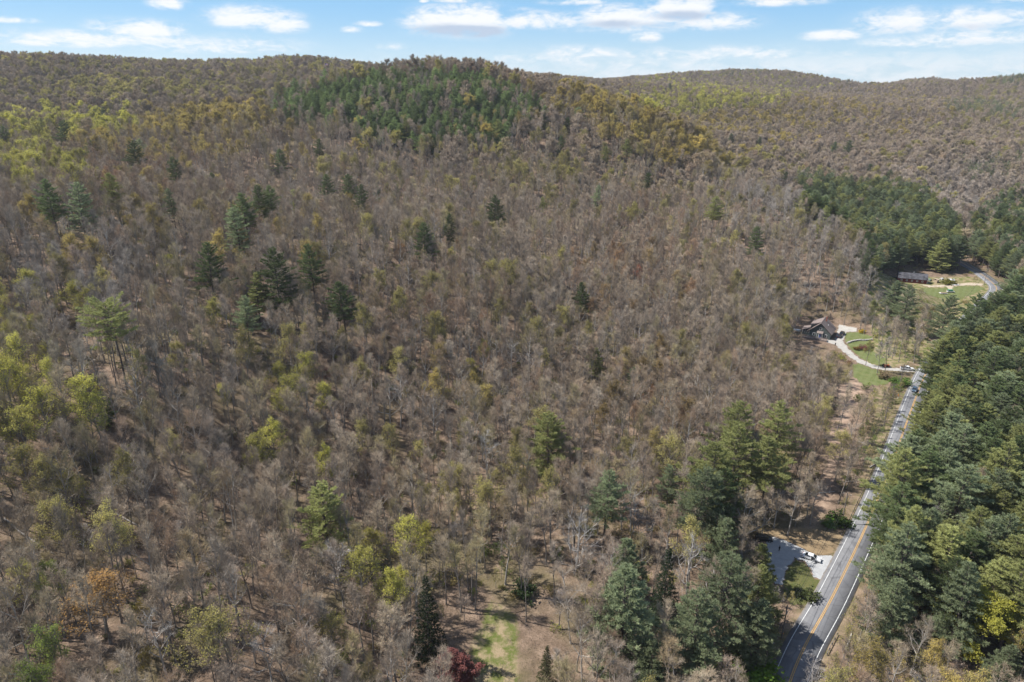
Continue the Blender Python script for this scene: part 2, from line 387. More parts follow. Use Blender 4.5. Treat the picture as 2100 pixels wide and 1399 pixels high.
for P in (CLEAR, MEADOW): zone[:, 0] = np.maximum(zone[:, 0], in_poly(fx, fy, P))
zone[:, 0] = np.maximum(zone[:, 0], .56*(1-sstep(dist_path(fx, fy, ROAD[::2]), 5.0, 9.0)))
zone[:, 0] = np.maximum(zone[:, 0], .52*in_poly(fx, fy, BRUSH))
zone[:, 1] = np.maximum(zone[:, 1], .95*in_poly(fx, fy, DIRT))
zone[:, 1] = np.maximum(zone[:, 1], .6*(1-sstep(dist_path(fx, fy, track), 2.0, 5.0)))
z2 = zone.reshape(ny, nx, 4).copy()
for _ in range(2):
    z2[1:-1, 1:-1] = (z2[1:-1, 1:-1]*2 + z2[:-2, 1:-1] + z2[2:, 1:-1] + z2[1:-1, :-2] + z2[1:-1, 2:])/6
at = gme.color_attributes.new('zone', 'FLOAT_COLOR', 'POINT'); at.data.foreach_set('color', z2.ravel())
ground = struct(obj('ground', gme), 'hilly forest floor of tan leaf litter')

# ---- road, its paint, drives, lawns: thin sheets following the ground
def normals(P):
    T = np.gradient(P, axis=0); T /= np.linalg.norm(T, axis=1)[:, None]; return np.stack([T[:, 1], -T[:, 0]], 1)  # to the right
def ribbon(name, P, o0, o1, lift, m, zsrc=None, skirt=0.0):
    N = normals(P); A = P + N*o0; B = P + N*o1; n = len(P)
    za_ = hgt(A[:, 0], A[:, 1]) + lift; zb_ = hgt(B[:, 0], B[:, 1]) + lift
    V = np.concatenate([np.c_[A, za_], np.c_[B, zb_]])
    i = np.arange(n-1); F = [np.stack([i, i+n, i+n+1, i+1], 1)]
    if skirt:
        V = np.concatenate([V, np.c_[A, za_-skirt], np.c_[B, zb_-skirt]])
        F += [np.stack([i+2*n, i, i+1, i+2*n+1], 1), np.stack([i+n, i+3*n, i+3*n+1, i+n+1], 1)]
    me = mesh_arrays(name, V, [(np.concatenate(F), 0)], [m]); at_ = me.attributes.new('across', 'FLOAT', 'POINT'); at_.data.foreach_set('value', np.tile(np.repeat([o0, o1], n), len(V)//(2*n)).astype(np.float32))
    return obj(name, me)
asph = bpy.data.materials.new('asphalt'); asph.use_nodes = True; t = NT(asph.node_tree); p = t.n['Principled BSDF']
pos = t.new('ShaderNodeNewGeometry').outputs['Position']
c = t.mix(t.step(t.noise(pos, .25, 5), .35, .65), (.155,.155,.162), (.195,.194,.200)); c = t.mix(t.math('MULTIPLY', t.step(t.noise(pos, 11, 3), .5, .8), .4), c, (.25,.25,.255))
ac = t.new('ShaderNodeAttribute', attribute_name='across'); ax = t.math('ABSOLUTE', ac.outputs['Fac'])
wheel = t.math('MAXIMUM', t.step(t.math('ABSOLUTE', t.math('SUBTRACT', ax, .75)), .45, .1), t.step(t.math('ABSOLUTE', t.math('SUBTRACT', ax, 2.35)), .45, .1))
c = t.mix(t.math('MULTIPLY', wheel, .35), c, (.225,.223,.226)); c = t.mix(t.math('MULTIPLY', t.step(t.math('ADD', ax, t.math('MULTIPLY', t.noise(pos, .9, 4), .9)), 4.0, 4.6), .75), c, (.21,.18,.15))
crack = t.new('ShaderNodeTexVoronoi', feature='DISTANCE_TO_EDGE'); t.l.new(pos, crack.inputs['Vector']); crack.inputs['Scale'].default_value = .22
c = t.mix(t.math('MULTIPLY', t.step(crack.outputs['Distance'], .02, .005), .35), c, (.05,.05,.052)); c = t.mix(t.math('MULTIPLY', t.step(t.noise(pos, .06, 2), .60, .62), .45), c, (.085,.085,.09))
t.l.new(c, p.inputs['Base Color']); p.inputs['Roughness'].default_value = .85; p.inputs['Specular IOR Level'].default_value = .25
LANE = 3.12
struct(ribbon('road', ROAD, -LANE-1.05, LANE+1.0, .10, asph, skirt=.4), 'grey two-lane asphalt road with white edge lines')
paint_w = mat('road_paint_white', (.62,.62,.60), .7, var=.3, vscale=2); paint_y = mat('road_paint_yellow', (.58,.33,.085), .7, var=.12, vscale=3)
struct(ribbon('edge_line', ROAD, -LANE-.07, -LANE+.07, .108, paint_w)); struct(ribbon('edge_line', ROAD, LANE-.07, LANE+.07, .108, paint_w))
struct(ribbon('centre_line', ROAD, -.24, -.09, .108, paint_y)); struct(ribbon('centre_line', ROAD, .09, .24, .108, paint_y))

def sheet(name, P, res, lift, m, rag=.5, seed=3):
    P = np.array(P); lo = P.min(0)-1; hi = P.max(0)+1
    gx = np.arange(lo[0], hi[0], res); gy = np.arange(lo[1], hi[1], res); X, Y = np.meshgrid(gx, gy)
    cx, cy = X[:-1, :-1]+res/2, Y[:-1, :-1]+res/2
    wx = wave(cx, cy, 3.5, seed)*rag*2; wy = wave(cx, cy, 3.1, seed+1)*rag*2
    ins = in_poly((cx+wx).ravel(), (cy+wy).ravel(), [tuple(q) for q in P])
    n = len(gx); ii = np.arange(X.size).reshape(X.shape); q = np.stack([ii[:-1, :-1].ravel(), ii[:-1, 1:].ravel(), ii[1:, 1:].ravel(), ii[1:, :-1].ravel()], 1)[ins]
    used = np.unique(q); rm = -np.ones(X.size, int); rm[used] = np.arange(len(used))
    jx = X.ravel()[used] + rng.uniform(-.2, .2, len(used))*res; jy = Y.ravel()[used] + rng.uniform(-.2, .2, len(used))*res
    return obj(name, mesh_arrays(name, np.c_[jx, jy, hgt(jx, jy)+lift], [(rm[q], 0)], [m], smooth=True))
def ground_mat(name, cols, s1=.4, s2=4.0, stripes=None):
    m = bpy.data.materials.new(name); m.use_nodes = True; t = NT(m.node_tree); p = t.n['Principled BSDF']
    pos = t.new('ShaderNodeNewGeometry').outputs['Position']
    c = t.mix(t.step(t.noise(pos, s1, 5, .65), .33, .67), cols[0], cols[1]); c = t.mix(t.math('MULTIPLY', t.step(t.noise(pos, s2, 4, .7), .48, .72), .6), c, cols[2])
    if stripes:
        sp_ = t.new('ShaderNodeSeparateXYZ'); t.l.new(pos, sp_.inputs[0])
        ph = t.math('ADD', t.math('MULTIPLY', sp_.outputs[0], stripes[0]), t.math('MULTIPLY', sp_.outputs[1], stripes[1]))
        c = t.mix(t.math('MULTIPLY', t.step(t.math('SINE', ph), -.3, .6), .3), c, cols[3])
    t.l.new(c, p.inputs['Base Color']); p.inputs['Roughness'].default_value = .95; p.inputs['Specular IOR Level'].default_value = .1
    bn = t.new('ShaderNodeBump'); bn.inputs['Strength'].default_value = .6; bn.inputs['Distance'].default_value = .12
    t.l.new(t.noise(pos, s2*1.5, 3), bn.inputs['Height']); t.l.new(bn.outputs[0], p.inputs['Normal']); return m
M_LAWN = ground_mat('lawn_grass', [(.105,.132,.040),(.155,.168,.066),(.225,.195,.105),(.175,.200,.085)], .3, 3.0, (2.2*.82, -2.2*.57))
M_DRYGRASS = ground_mat('dry_grass', [(.235,.168,.098),(.30,.22,.13),(.17,.115,.07)], .3, 3.0)
M_GRAVEL = ground_mat('white_gravel', [(.37,.37,.37),(.45,.45,.445),(.29,.285,.28)], .5, 7.0)
M_GRAVEL2 = ground_mat('grey_gravel', [(.37,.345,.31),(.45,.425,.385),(.30,.275,.245)], .5, 5.0)
M_TANDRIVE = ground_mat('tan_drive', [(.42,.34,.25),(.50,.42,.32),(.33,.26,.19)], .4, 4.0)
# near pad with its island
padP = gpoly([(1572,1104),(1590,1102),(1640,1122),(1672,1140),(1700,1139),(1708,1142),(1685,1188),(1672,1185),(1664,1168),(1650,1152),(1630,1143),(1619,1158),(1608,1180),(1607,1200),(1590,1198),(1575,1170)])
struct(sheet('gravel_pad', padP, .35, .06, M_GRAVEL, .25), 'white gravel parking pad opening off the road')
struct(sheet('dry_grass_verge', gpoly([(1560,1085),(1640,1082),(1712,1092),(1728,1100),(1705,1137),(1672,1138),(1640,1120),(1592,1100),(1570,1100)]), .5, .04, M_DRYGRASS, .4), 'tan dry grass verge above the gravel pad')
struct(sheet('pad_island', gpoly([(1606,1202),(1610,1180),(1621,1160),(1631,1146),(1649,1155),(1662,1170),(1670,1188),(1684,1192),(1660,1240),(1620,1240)]), .4, .035, ground_mat('shade_painted_grass', [(.085,.10,.03),(.13,.125,.05),(.15,.115,.06)], .5, 4.0), .4), 'dark grassy island beside the gravel pad, shade painted in')  # dark mown grass, with the shade lying on it worked into the colour
# house drive
drive = gpoly([(1655,688),(1690,692),(1712,699),(1716,682),(1720,672),(1716,672),(1722,669),(1756,677),(1757,681),(1736,681),(1729,700),(1740,716),(1762,736),(1790,748),(1815,754),(1862,757),(1880,757),(1876,763),(1850,762),(1815,760),(1790,755),(1760,744),(1735,727),(1713,707),(1690,701),(1660,694)])
struct(sheet('gravel_drive', drive, .5, .07, M_GRAVEL2, .25), 'pale gravel drive curving from the house to the road')
struct(sheet('lawn', gpoly([(1732,682),(1760,682),(1790,692),(1780,705),(1790,720),(1815,735),(1812,752),(1790,746),(1765,734),(1745,716),(1733,700)]), .6, .035, M_LAWN, .5), 'mown lawn beside the curved gravel drive')
struct(sheet('lawn', gpoly([(1748,748),(1762,746),(1790,757),(1815,762),(1830,775),(1815,790),(1775,790),(1752,775)]), .6, .035, M_LAWN, .5), 'mown grass below the curved gravel drive')
struct(sheet('barn_lawn', gpoly([(1888,590),(1925,592),(1960,588),(2005,586),(2020,592),(1990,606),(1960,613),(1920,612),(1895,606)]), .8, .035, M_LAWN, .6), 'green lawn in front of the red barn')
struct(sheet('barn_drive', gpoly([(1886,583),(1910,586),(1940,584),(1985,580),(2016,582),(2014,586),(1985,585),(1955,588),(1952,594),(1946,594),(1940,588),(1905,589)]), .6, .07, M_TANDRIVE, .4), 'tan dirt drive leading to the red barn')
# ------------------------------------------------------------------ plants
M_TWIGB = mat('plain_twigs', (.20,.165,.135), .95)
def unit(v): return v/np.maximum(np.linalg.norm(v, axis=-1, keepdims=True), 1e-9)
def tubes(S, n):
    """S rows: x0 y0 z0 x1 y1 z1 r0 r1 -> open prisms"""
    S = np.asarray(S, float).reshape(-1, 8); P0, P1 = S[:, :3], S[:, 3:6]; d = unit(P1-P0)
    ref = np.where(np.abs(d[:, 2:3]) > .9, np.array([[1., 0, 0]]), np.array([[0, 0, 1.]])); a = unit(np.cross(d, ref)); b = np.cross(d, a)
    th = np.arange(n)*2*math.pi/n; ring = np.cos(th)[None, :, None]*a[:, None] + np.sin(th)[None, :, None]*b[:, None]
    V = np.concatenate([P0[:, None] + ring*S[:, 6][:, None, None], P1[:, None] + ring*S[:, 7][:, None, None]], 1)
    base = (np.arange(len(S))*2*n)[:, None]; k_ = np.arange(n)[None]; k1 = (k_+1) % n
    F = np.stack([base+k_, base+k1, base+n+k1, base+n+k_], -1).reshape(-1, 4)
    return V.reshape(-1, 3), F
def blades(P, D, L, W, rs, up=0.):
    """flat tapering blades: one triangle each"""
    side = unit(np.cross(D, rs.normal(size=P.shape) + np.array([-.35*up, 0, up])))*(W/2)[:, None]
    V = np.stack([P-side, P+side, P+D*L[:, None]], 1).reshape(-1, 3)
    return V, np.arange(len(V)).reshape(-1, 3)
def quads(P, sz, rs, flat=.0):
    n = unit(rs.normal(size=P.shape) + np.array([0, 0, flat])); a = unit(np.cross(n, rs.normal(size=P.shape))); b = np.cross(n, a)
    a = a*(sz/2)[:, None]; b = b*(sz*.42)[:, None]
    V = np.stack([P-a, P-b*1.1, P+a, P+b], 1).reshape(-1, 3); return V, np.arange(len(V)).reshape(-1, 4)
def joinV(parts):
    """parts: [(V,F,mat)] -> V, [(F,mat)]"""
    off = 0; Vs = []; Fs = []
    for V, F, m in parts:
        if len(V): Vs.append(V); Fs.append((F+off, m)); off += len(V)
    return np.concatenate(Vs), Fs

def limb_path(rs, p, d, L, n, up, wig):
    pts = [p]; d = d/np.linalg.norm(d)
    for k in range(n):
        d = d + np.array([0, 0, up]) + rs.normal(size=3)*wig; d = d/np.linalg.norm(d); p = p + d*(L/n); pts.append(p)
    return np.array(pts)
def path_segs(pts, r0, r1):
    r = np.linspace(r0, r1, len(pts)); return np.c_[pts[:-1], pts[1:], r[:-1], r[1:]]
def along(pts, t):
    s = np.clip(t, 0, .9999)*(len(pts)-1); i = s.astype(int); f = (s-i)[:, None]
    return pts[i]*(1-f) + pts[i+1]*f, unit(pts[i+1]-pts[i])

def hardwood(seed, H=20., spread=1., nl=13, clear=.42, wig=.14, ntw=9, ntl=5, tw=.030, stems=1, leaves=0, leafsz=.24, lean=.03, subs=7, thick=1., twigy=1., up0=.45):
    rs = np.random.default_rng(seed); big = []; mid_ = []; small = []; carriers = []
    for s_ in range(stems):
        az0 = rs.uniform(0, 6.28); tilt = lean if stems == 1 else rs.uniform(.12, .3)
        d0 = np.array([math.cos(az0)*tilt, math.sin(az0)*tilt, 1.]); Hs = H*(1 if s_ == 0 else rs.uniform(.75, .97))
        tp = limb_path(rs, np.array([0, 0, -.6]), d0, Hs*.92, 10, .06, .035); r = Hs*.0105*thick*(1 if stems == 1 else .75)
        sg = path_segs(tp, r, .035); sg[0, 6] *= 1.45; big.append(sg)
        carriers.append((tp[-4:], .9))
        for k in range(nl):
            t_ = clear + (1-clear)*(k+rs.uniform(0, .8))/nl*.98; q, _ = along(tp, np.array([t_])); f = (t_-clear)/(1-clear)
            a = k*2.4 + rs.uniform(-.5, .5) + az0; elv = up0 + .5*f + rs.uniform(-.2, .25)
            d = np.array([math.cos(a)*math.cos(elv), math.sin(a)*math.cos(elv), math.sin(elv)])
            L = Hs*.30*spread*(1-.62*f**1.3)*rs.uniform(.75, 1.2); lp = limb_path(rs, q[0], d, L, 5, .10, wig)
            rl = (.10-.055*f)*thick*Hs/20; mid_.append(path_segs(lp, rl, .02)); carriers.append((lp[2:], .8))
            for j in range(subs):
                u_ = .25 + .72*(j+rs.uniform(0, .9))/subs; q2, dd = along(lp, np.array([u_]))
                d2 = unit(dd[0]*.8 + unit(rs.normal(size=3))*.75 + np.array([0, 0, .25])); L2 = L*.46*(1.1-.55*u_)*rs.uniform(.7, 1.2)
                sp2 = limb_path(rs, q2[0], d2, L2, 3, .08, wig); small.append(path_segs(sp2, .035*thick, .012)); carriers.append((sp2, 1.))
    P = []; D = []; LL = []
    for pts, wgt in carriers:
        n = max(3, int(ntw*wgt)); t_ = rs.uniform(.15, 1, n); q, d = along(pts, t_); P.append(q); D.append(unit(d*.75 + unit(rs.normal(size=(n, 3)))*.7 + np.array([0, 0, .28])))
        LL.append(rs.uniform(.7, 1.5, n)*twigy*H/20)
    P, D, LL = np.concatenate(P), np.concatenate(D), np.concatenate(LL)
    E = P + D*LL[:, None]
    tws = np.c_[P, E, np.full(len(P), tw*.55), np.full(len(P), tw*.25)]
    m = len(P); t_ = rs.uniform(.15, 1, (m, ntl)); Q = (P[:, None] + D[:, None]*(LL[:, None]*t_)[..., None]).reshape(-1, 3)
    DQ = unit(np.repeat(D, ntl, 0)*.8 + unit(rs.normal(size=Q.shape))*.8 + np.array([0, 0, .2])); LQ = rs.uniform(.35, .95, len(Q))*twigy*H/20
    trunk = joinV([(*tubes(np.concatenate(big), 7), 0), (*tubes(np.concatenate(mid_), 5), 0), (*tubes(np.concatenate(small), 3), 0)])
    tv, tf = tubes(tws, 3); bv, bf = blades(Q, DQ, LQ, np.full(len(Q), tw*.95), rs)
    cr = [(tv, tf, 0), (bv, bf, 0)]
    if leaves:
        T = Q + DQ*(LQ*rs.uniform(.5, 1.05, len(Q)))[:, None]; T = np.repeat(T, leaves, 0) + rs.normal(size=(len(Q)*leaves, 3))*.14
        lv, lf = quads(T, rs.uniform(.6, 1.3, len(T))*leafsz, rs, .8); cr.append((lv, lf, 1))
    return trunk, joinV(cr)

def pine(seed, H=22., base=.30, width=1., nb=104, tufts=23, bl=9, dense=1., ragged=.35, droop=0.0, flat=False):
    rs = np.random.default_rng(seed); tp = limb_path(rs, np.array([0, 0, -.6]), np.array([rs.normal()*.02, rs.normal()*.02, 1.]), H*.985+.6, 12, .05, .012)
    big = path_segs(tp, H*.0125, .03); br = []; P = []; D = []
    dead = []
    for k in range(nb):
        f = (k+rs.uniform(0, 1))/nb; t_ = base + (1-base)*f**.92*.985; q, _ = along(tp, np.array([t_])); a = k*2.399 + rs.uniform(-.4, .4)
        if flat: prof = .25 + .75*math.sin(math.pi*min(1, f*1.02))**.6
        else: prof = min(1., (f+.12)/.28)*(1-f)**.72 + .06
        L = H*.235*width*prof*(1 + ragged*rs.uniform(-1, .7)); L = max(L, .5)
        elv = -.12 - droop + .75*f**1.6 + rs.uniform(-.12, .15); d = np.array([math.cos(a)*math.cos(elv), math.sin(a)*math.cos(elv), math.sin(elv)])
        bp = limb_path(rs, q[0], d, L, 4, .07+droop*.12, .06); br.append(path_segs(bp, .012+.012*L, .012))
        n = max(5, int(tufts*dense*(L/3.2)**1.15)); u_ = 1-rs.uniform(0, 1, n)**1.15*.85; q2, dd = along(bp, u_)
        side = unit(np.cross(dd, np.array([0, 0, 1.])))*rs.choice([-1, 1], n)[:, None]
        l2 = (L*.30*(1.15-u_)+.28)*rs.uniform(.3, 1.1, n); d2 = unit(dd*.75 + side*rs.uniform(.2, 1., n)[:, None] + np.array([0, 0, .22]) + rs.normal(size=(n, 3))*.15)
        e2 = q2 + d2*l2[:, None]; P.append(e2); D.append(d2); P.append((q2+e2)/2); D.append(d2)
        sel = rs.uniform(size=n) < .5; br.append(np.c_[q2, e2, np.full(n, .012), np.full(n, .008)][sel])
    for k in range(14):   # dead lower branches
        t_ = base*rs.uniform(.45, 1.05); q, _ = along(tp, np.array([t_])); a = rs.uniform(0, 6.28); d = np.array([math.cos(a), math.sin(a), rs.uniform(-.25, .2)])
        dead.append(path_segs(limb_path(rs, q[0], d, rs.uniform(.8, 2.6), 3, -.02, .12), .03, .01))
    P, D = np.concatenate(P), np.concatenate(D); n = len(P)
    up = np.array([0, 0, .35]); Q = np.repeat(P, bl, 0); DQ = unit(np.repeat(D, bl, 0)*.75 + unit(rs.normal(size=Q.shape))*.85 + up)
    bv, bf = blades(Q - DQ*.05, DQ, rs.uniform(.28, .52, len(Q)), rs.uniform(.07, .12, len(Q)), rs, 1.6)
    trunk = joinV([(*tubes(big, 7), 0), (*tubes(np.concatenate(br+dead), 3), 0)])
    return trunk, joinV([(bv, bf, 0)])

def spruce(seed, H=20., nb=190, tufts=26, bl=6, width=1., droop=.35):
    rs = np.random.default_rng(seed); tp = np.c_[np.zeros(9), np.zeros(9), np.linspace(-.6, H, 9)]; br = []; P = []; D = []
    for k in range(nb):
        f = (k+rs.uniform(0, 1))/nb; q, _ = along(tp, np.array([.06+.93*f])); a = k*2.399 + rs.uniform(-.3, .3); L = max(.35, H*.19*width*(1-f)**.85*rs.uniform(.8, 1.12))
        elv = -droop + .7*f; d = np.array([math.cos(a)*math.cos(elv), math.sin(a)*math.cos(elv), math.sin(elv)]); bp = limb_path(rs, q[0], d, L, 4, .05, .03); br.append(path_segs(bp, .035, .01))
        n = max(4, int(tufts*(L/3)**1.1)); q2, dd = along(bp, 1-rs.uniform(0, 1, n)**1.2*.85); side = unit(np.cross(dd, np.array([0, 0, 1.])))*rs.uniform(-1, 1, n)[:, None]
        P.append(q2+side*.55*L*.35*rs.uniform(.2, 1, n)[:, None]); D.append(unit(dd+side*.6+np.array([0, 0, -.25])))
    P, D = np.concatenate(P), np.concatenate(D); Q = np.repeat(P, bl, 0); DQ = unit(np.repeat(D, bl, 0) + unit(rs.normal(size=Q.shape))*.8)
    bv, bf = blades(Q, DQ, rs.uniform(.22, .45, len(Q)), rs.uniform(.06, .11, len(Q)), rs, 1.0)
    return joinV([(*tubes(path_segs(tp, H*.014, .02), 7), 0), (*tubes(np.concatenate(br), 3), 0)]), joinV([(bv, bf, 0)])

def shrub(seed, H=2., n=16, leaves=5, leafsz=.2, wide=1., tl=5):
    rs = np.random.default_rng(seed); segs = []; P = []; D = []
    for k in range(n):
        a = rs.uniform(0, 6.28); e = rs.uniform(.5, 1.35); bp = limb_path(rs, np.array([0, 0, -.1]), np.array([math.cos(a)*math.cos(e)*wide, math.sin(a)*math.cos(e)*wide, math.sin(e)]), H*rs.uniform(.6, 1.1), 3, .02, .12)
        segs.append(path_segs(bp, .02, .008)); q, d = along(bp, rs.uniform(.3, 1, tl)); P.append(q); D.append(unit(d+unit(rs.normal(size=(tl, 3)))*.8))
    P, D = np.concatenate(P), np.concatenate(D); L = rs.uniform(.25, .7, len(P))*H/2; parts = [(*tubes(np.concatenate(segs), 3), 0), (*blades(P, D, L, np.full(len(P), .03), rs), 0)]
    if leaves:
        T = np.repeat(P+D*(L*rs.uniform(.3, 1, len(P)))[:, None], leaves, 0) + rs.normal(size=(len(P)*leaves, 3))*.16; parts.append((*quads(T, rs.uniform(.6, 1.3, len(T))*leafsz, rs, .6), 1))
    return joinV(parts)

PROTO = {}
def proto(kind, name, parts, tmat, cmats, H):
    (TV, TF), (CV, CF) = parts
    tr = mesh_arrays(name+'_trunk', TV, TF, [tmat], smooth=True); cr = mesh_arrays(name+'_crown', CV, CF, cmats)
    V, Fs = joinV([(TV, F, m) for F, m in TF][:1]) if False else (np.concatenate([TV, CV]), [(F, m) for F, m in TF] + [(F+len(TV), m+1) for F, m in CF])
    PROTO.setdefault(kind, []).append(dict(trunk=tr, crown=cr, joined=(V, Fs, [tmat]+cmats), H=H))
for i in range(9): proto('bare', 'bare%d' % i, hardwood(100+i, 20, spread=[.85,.68,.95,.75,.9,.62,.8,1.05,.7][i], nl=[12,11,12,11,8,10,12,13,9][i], clear=[.44,.55,.40,.5,.40,.6,.46,.36,.52][i], stems=[1,1,1,1,2,1,1,1,1][i], up0=[.62,.75,.55,.7,.6,.8,.65,.45,.85][i], wig=[.14,.12,.16,.12,.14,.1,.15,.18,.12][i], ntw=[8,7,8,7,6,6,8,8,6][i], ntl=4, tw=.027, lean=[.03,.06,.02,.05,.03,.08,.03,.04,.1][i], thick=[1,1,1,1,1,1,1,1.25,1.2][i]), M_MIDBARK if i in (4, 7, 8) else M_BARK, [M_TWIG], 20.)
for i in range(3): proto('pale', 'pale%d' % i, hardwood(160+i, 20, spread=[1.15,1.25,1.0][i], nl=[11,6,12][i], clear=[.30,.12,.4][i], wig=.24, stems=[1,4,1][i], ntw=4, ntl=3, thick=1.25), M_PALEBARK, [M_TWIG], 20.)
for i in range(5): proto('leafy', 'leafy%d' % i, hardwood(200+i, 18, spread=[1.1,1.0,1.25,.95,1.1][i], nl=12, clear=[.38,.42,.33,.45,.36][i], ntw=7, ntl=4, leaves=2, leafsz=.175, up0=.55), M_BARK, [M_TWIGB, M_LEAF], 18.)
proto('lush', 'lush0', hardwood(260, 14, spread=1.5, nl=15, clear=.18, ntw=10, ntl=5, leaves=6, leafsz=.20, twigy=1.0), M_BARK, [M_TWIGB, M_LEAF], 14.)
proto('lush', 'lush1', hardwood(261, 8, spread=1.5, nl=15, clear=.12, ntw=11, ntl=5, leaves=4, leafsz=.17, twigy=.9, thick=.8), M_BARK, [M_TWIGB, M_LEAF], 8.)
for i in range(3): proto('sapling', 'sapling%d' % i, hardwood(300+i, 9, spread=.8, nl=10, clear=.3, ntw=6, ntl=3, leaves=[0,1,1][i], leafsz=.16, subs=4, thick=.8, tw=.022, twigy=1.5), M_BARK, [M_TWIGB, M_LEAF], 9.)
for i in range(3): proto('slim', 'slim%d' % i, hardwood(330+i, 11, spread=.75, nl=11, clear=[.45,.35,.55][i], ntw=6, ntl=4, subs=4, thick=.75, tw=.026, twigy=1.3), M_BARK, [M_TWIG], 11.)
for i in range(6): proto('pine', 'pine%d' % i, pine(400+i, 22, base=[.30,.36,.25,.42,.33,.28][i], width=[1.,.9,1.15,.95,.8,1.25][i], ragged=[.45,.6,.4,.65,.5,.5][i]), M_PINEBARK, [M_NEEDLE], 22.)
proto('flatpine', 'flatpine0', pine(450, 24, base=.62, width=1.0, nb=60, ragged=.5, flat=True), M_PINEBARK, [M_NEEDLE], 24.)
for i in range(2): proto('lowpine', 'lowpine%d' % i, pine(470+i, 16, base=.08, width=1.15, nb=120, ragged=.25), M_PINEBARK, [M_NEEDLE], 16.)
for i in range(2): proto('spruce', 'spruce%d' % i, spruce(500+i, 18, width=[1.0,1.1][i]), M_PINEBARK, [M_NEEDLE], 18.)
# coarser copies for the far hillsides
for i in range(4): proto('bare_far', 'barefar%d' % i, hardwood(600+i, 19, spread=[1.1,.95,1.2,1.0][i], nl=11, clear=[.40,.46,.36,.42][i], ntw=8, ntl=3, tw=.075, subs=5, twigy=1.2, up0=.42, leaves=2, leafsz=.30), M_BARK, [M_TWIG, M_TWIG], 19.)
for i in range(4): proto('leafy_far', 'leafyfar%d' % i, hardwood(640+i, 18, spread=[1.2,1.05,1.25,1.1][i], nl=10, clear=.42, ntw=6, ntl=3, tw=.06, subs=5, leaves=4, leafsz=.34, twigy=1.2, up0=.42), M_BARK, [M_TWIGB, M_LEAF], 18.)
for i in range(3): proto('pine_far', 'pinefar%d' % i, pine(680+i, 22, nb=55, tufts=12, bl=7, base=.28, width=1.1), M_PINEBARK, [M_NEEDLE], 22.)
SHRUBS = []
for i in range(4):
    V, Fs = shrub(700+i, 2., leaves=[5,3,0,4][i], wide=1.3); SHRUBS.append((V, Fs, [M_TWIGB, M_LEAF]))
# ------------------------------------------------------------------ the forest
G_BR = (.378,.295,.230); G_GR = (.410,.360,.315); G_TAN = (.440,.350,.248); G_RUST = (.385,.250,.165); G_OLV = (.385,.320,.160)
L_GOLD = (.500,.385,.120); L_LIME = (.540,.505,.110); L_OLIVE = (.420,.365,.125); L_ORG = (.440,.265,.100); L_RED = (.340,.125,.105); L_GREEN = (.210,.270,.060)
P_DARK = (.170,.210,.092); P_BLUE = (.285,.325,.180); P_YEL = (.350,.360,.140)
# image regions (pixels of the photograph, for tree tops) that tell where each kind of tree grows
PINEZONES = [  # polygon, share of pines, height
 ([(1800,1000),(1835,890),(1905,760),(1905,690),(1945,620),(2000,600),(2180,560),(2180,1230),(2080,1210),(2000,1190),(1930,1230),(1880,1240),(1830,1200),(1790,1090)], .86, (20,27)),
 ([(1632,352),(1680,350),(1740,365),(1800,370),(1900,385),(1960,430),(1990,500),(1960,520),(1900,505),(1850,500),(1790,475),(1735,440),(1690,425),(1650,400)], .93, (20,25)),
 ([(1990,440),(2050,400),(2160,340),(2160,570),(2080,560),(2000,530)], .6, (19,24)),
 ([(555,215),(560,180),(640,160),(760,135),(870,128),(1035,138),(1060,175),(1110,178),(1120,225),(1070,215),(1050,235),(1035,285),(990,270),(860,275),(820,265),(700,225)], .72, (15,20)),
 ([(640,160),(760,133),(870,126),(1035,136),(1045,158),(870,150),(760,160),(660,180)], .9, (15,19)),
 ([(1930,205),(2000,200),(2100,215),(2100,245),(2000,230),(1940,222)], .45, (17,22)),
 ([(1950,325),(2030,310),(2100,300),(2100,350),(1990,360)], .5, (18,22)),
 ([(2040,150),(2100,140),(2140,170),(2060,175)], .6, (18,22)),
 ([(1400,150),(1460,146),(1560,138),(1580,146),(1470,156)], .25, (17,20)),
 ([(1780,470),(1830,470),(1850,520),(1800,560),(1770,540)], .5, (18,24))]
LEAFBLOBS = [  # cx, cy, rx, ry, leafy share, colour, strength
 (1420,265,110,45,.92,L_GOLD),(1490,318,55,26,.72,L_GOLD),(1330,235,110,35,.8,L_GOLD),(1230,190,110,30,.75,L_GOLD),(1560,330,90,25,.35,L_OLIVE),(1450,205,190,32,.80,L_LIME),(1560,235,200,35,.62,L_GOLD),(1720,215,140,25,.35,L_GOLD),
 (420,230,180,30,.75,L_GOLD),(150,235,180,40,.6,L_LIME),(60,300,120,40,.5,L_LIME),(300,275,250,30,.40,L_GOLD),(250,170,350,30,.55,L_OLIVE),(600,150,160,30,.45,L_OLIVE),(200,125,260,18,.35,L_OLIVE),
 (40,760,110,130,.62,L_LIME),(120,980,120,70,.35,L_OLIVE),(70,1230,110,90,.45,L_GREEN),(560,840,70,80,.45,L_LIME),(860,1100,130,70,.42,L_LIME),(960,760,60,50,.4,L_GOLD),(1340,780,110,60,.22,(.36,.25,.10)),(1300,560,70,60,.10,(.36,.22,.12)),(1000,1000,160,90,.25,L_OLIVE),
 (980,230,80,30,.45,L_GOLD),(1150,330,200,60,.30,L_OLIVE),(1650,560,90,60,.20,L_OLIVE),(1990,1290,120,110,.5,L_GOLD),(1850,560,80,30,.4,L_GREEN),(2060,560,60,40,.4,L_OLIVE),(380,420,200,60,.12,L_GOLD)]
GREYBLOBS = [(1620,400,160,60),(1740,580,110,70),(1950,380,150,60),(100,560,160,120)]
RUSTBLOBS = [(1340,800,140,90),(1300,480,160,90),(250,320,220,60),(1660,370,50,25),(900,640,240,120)]
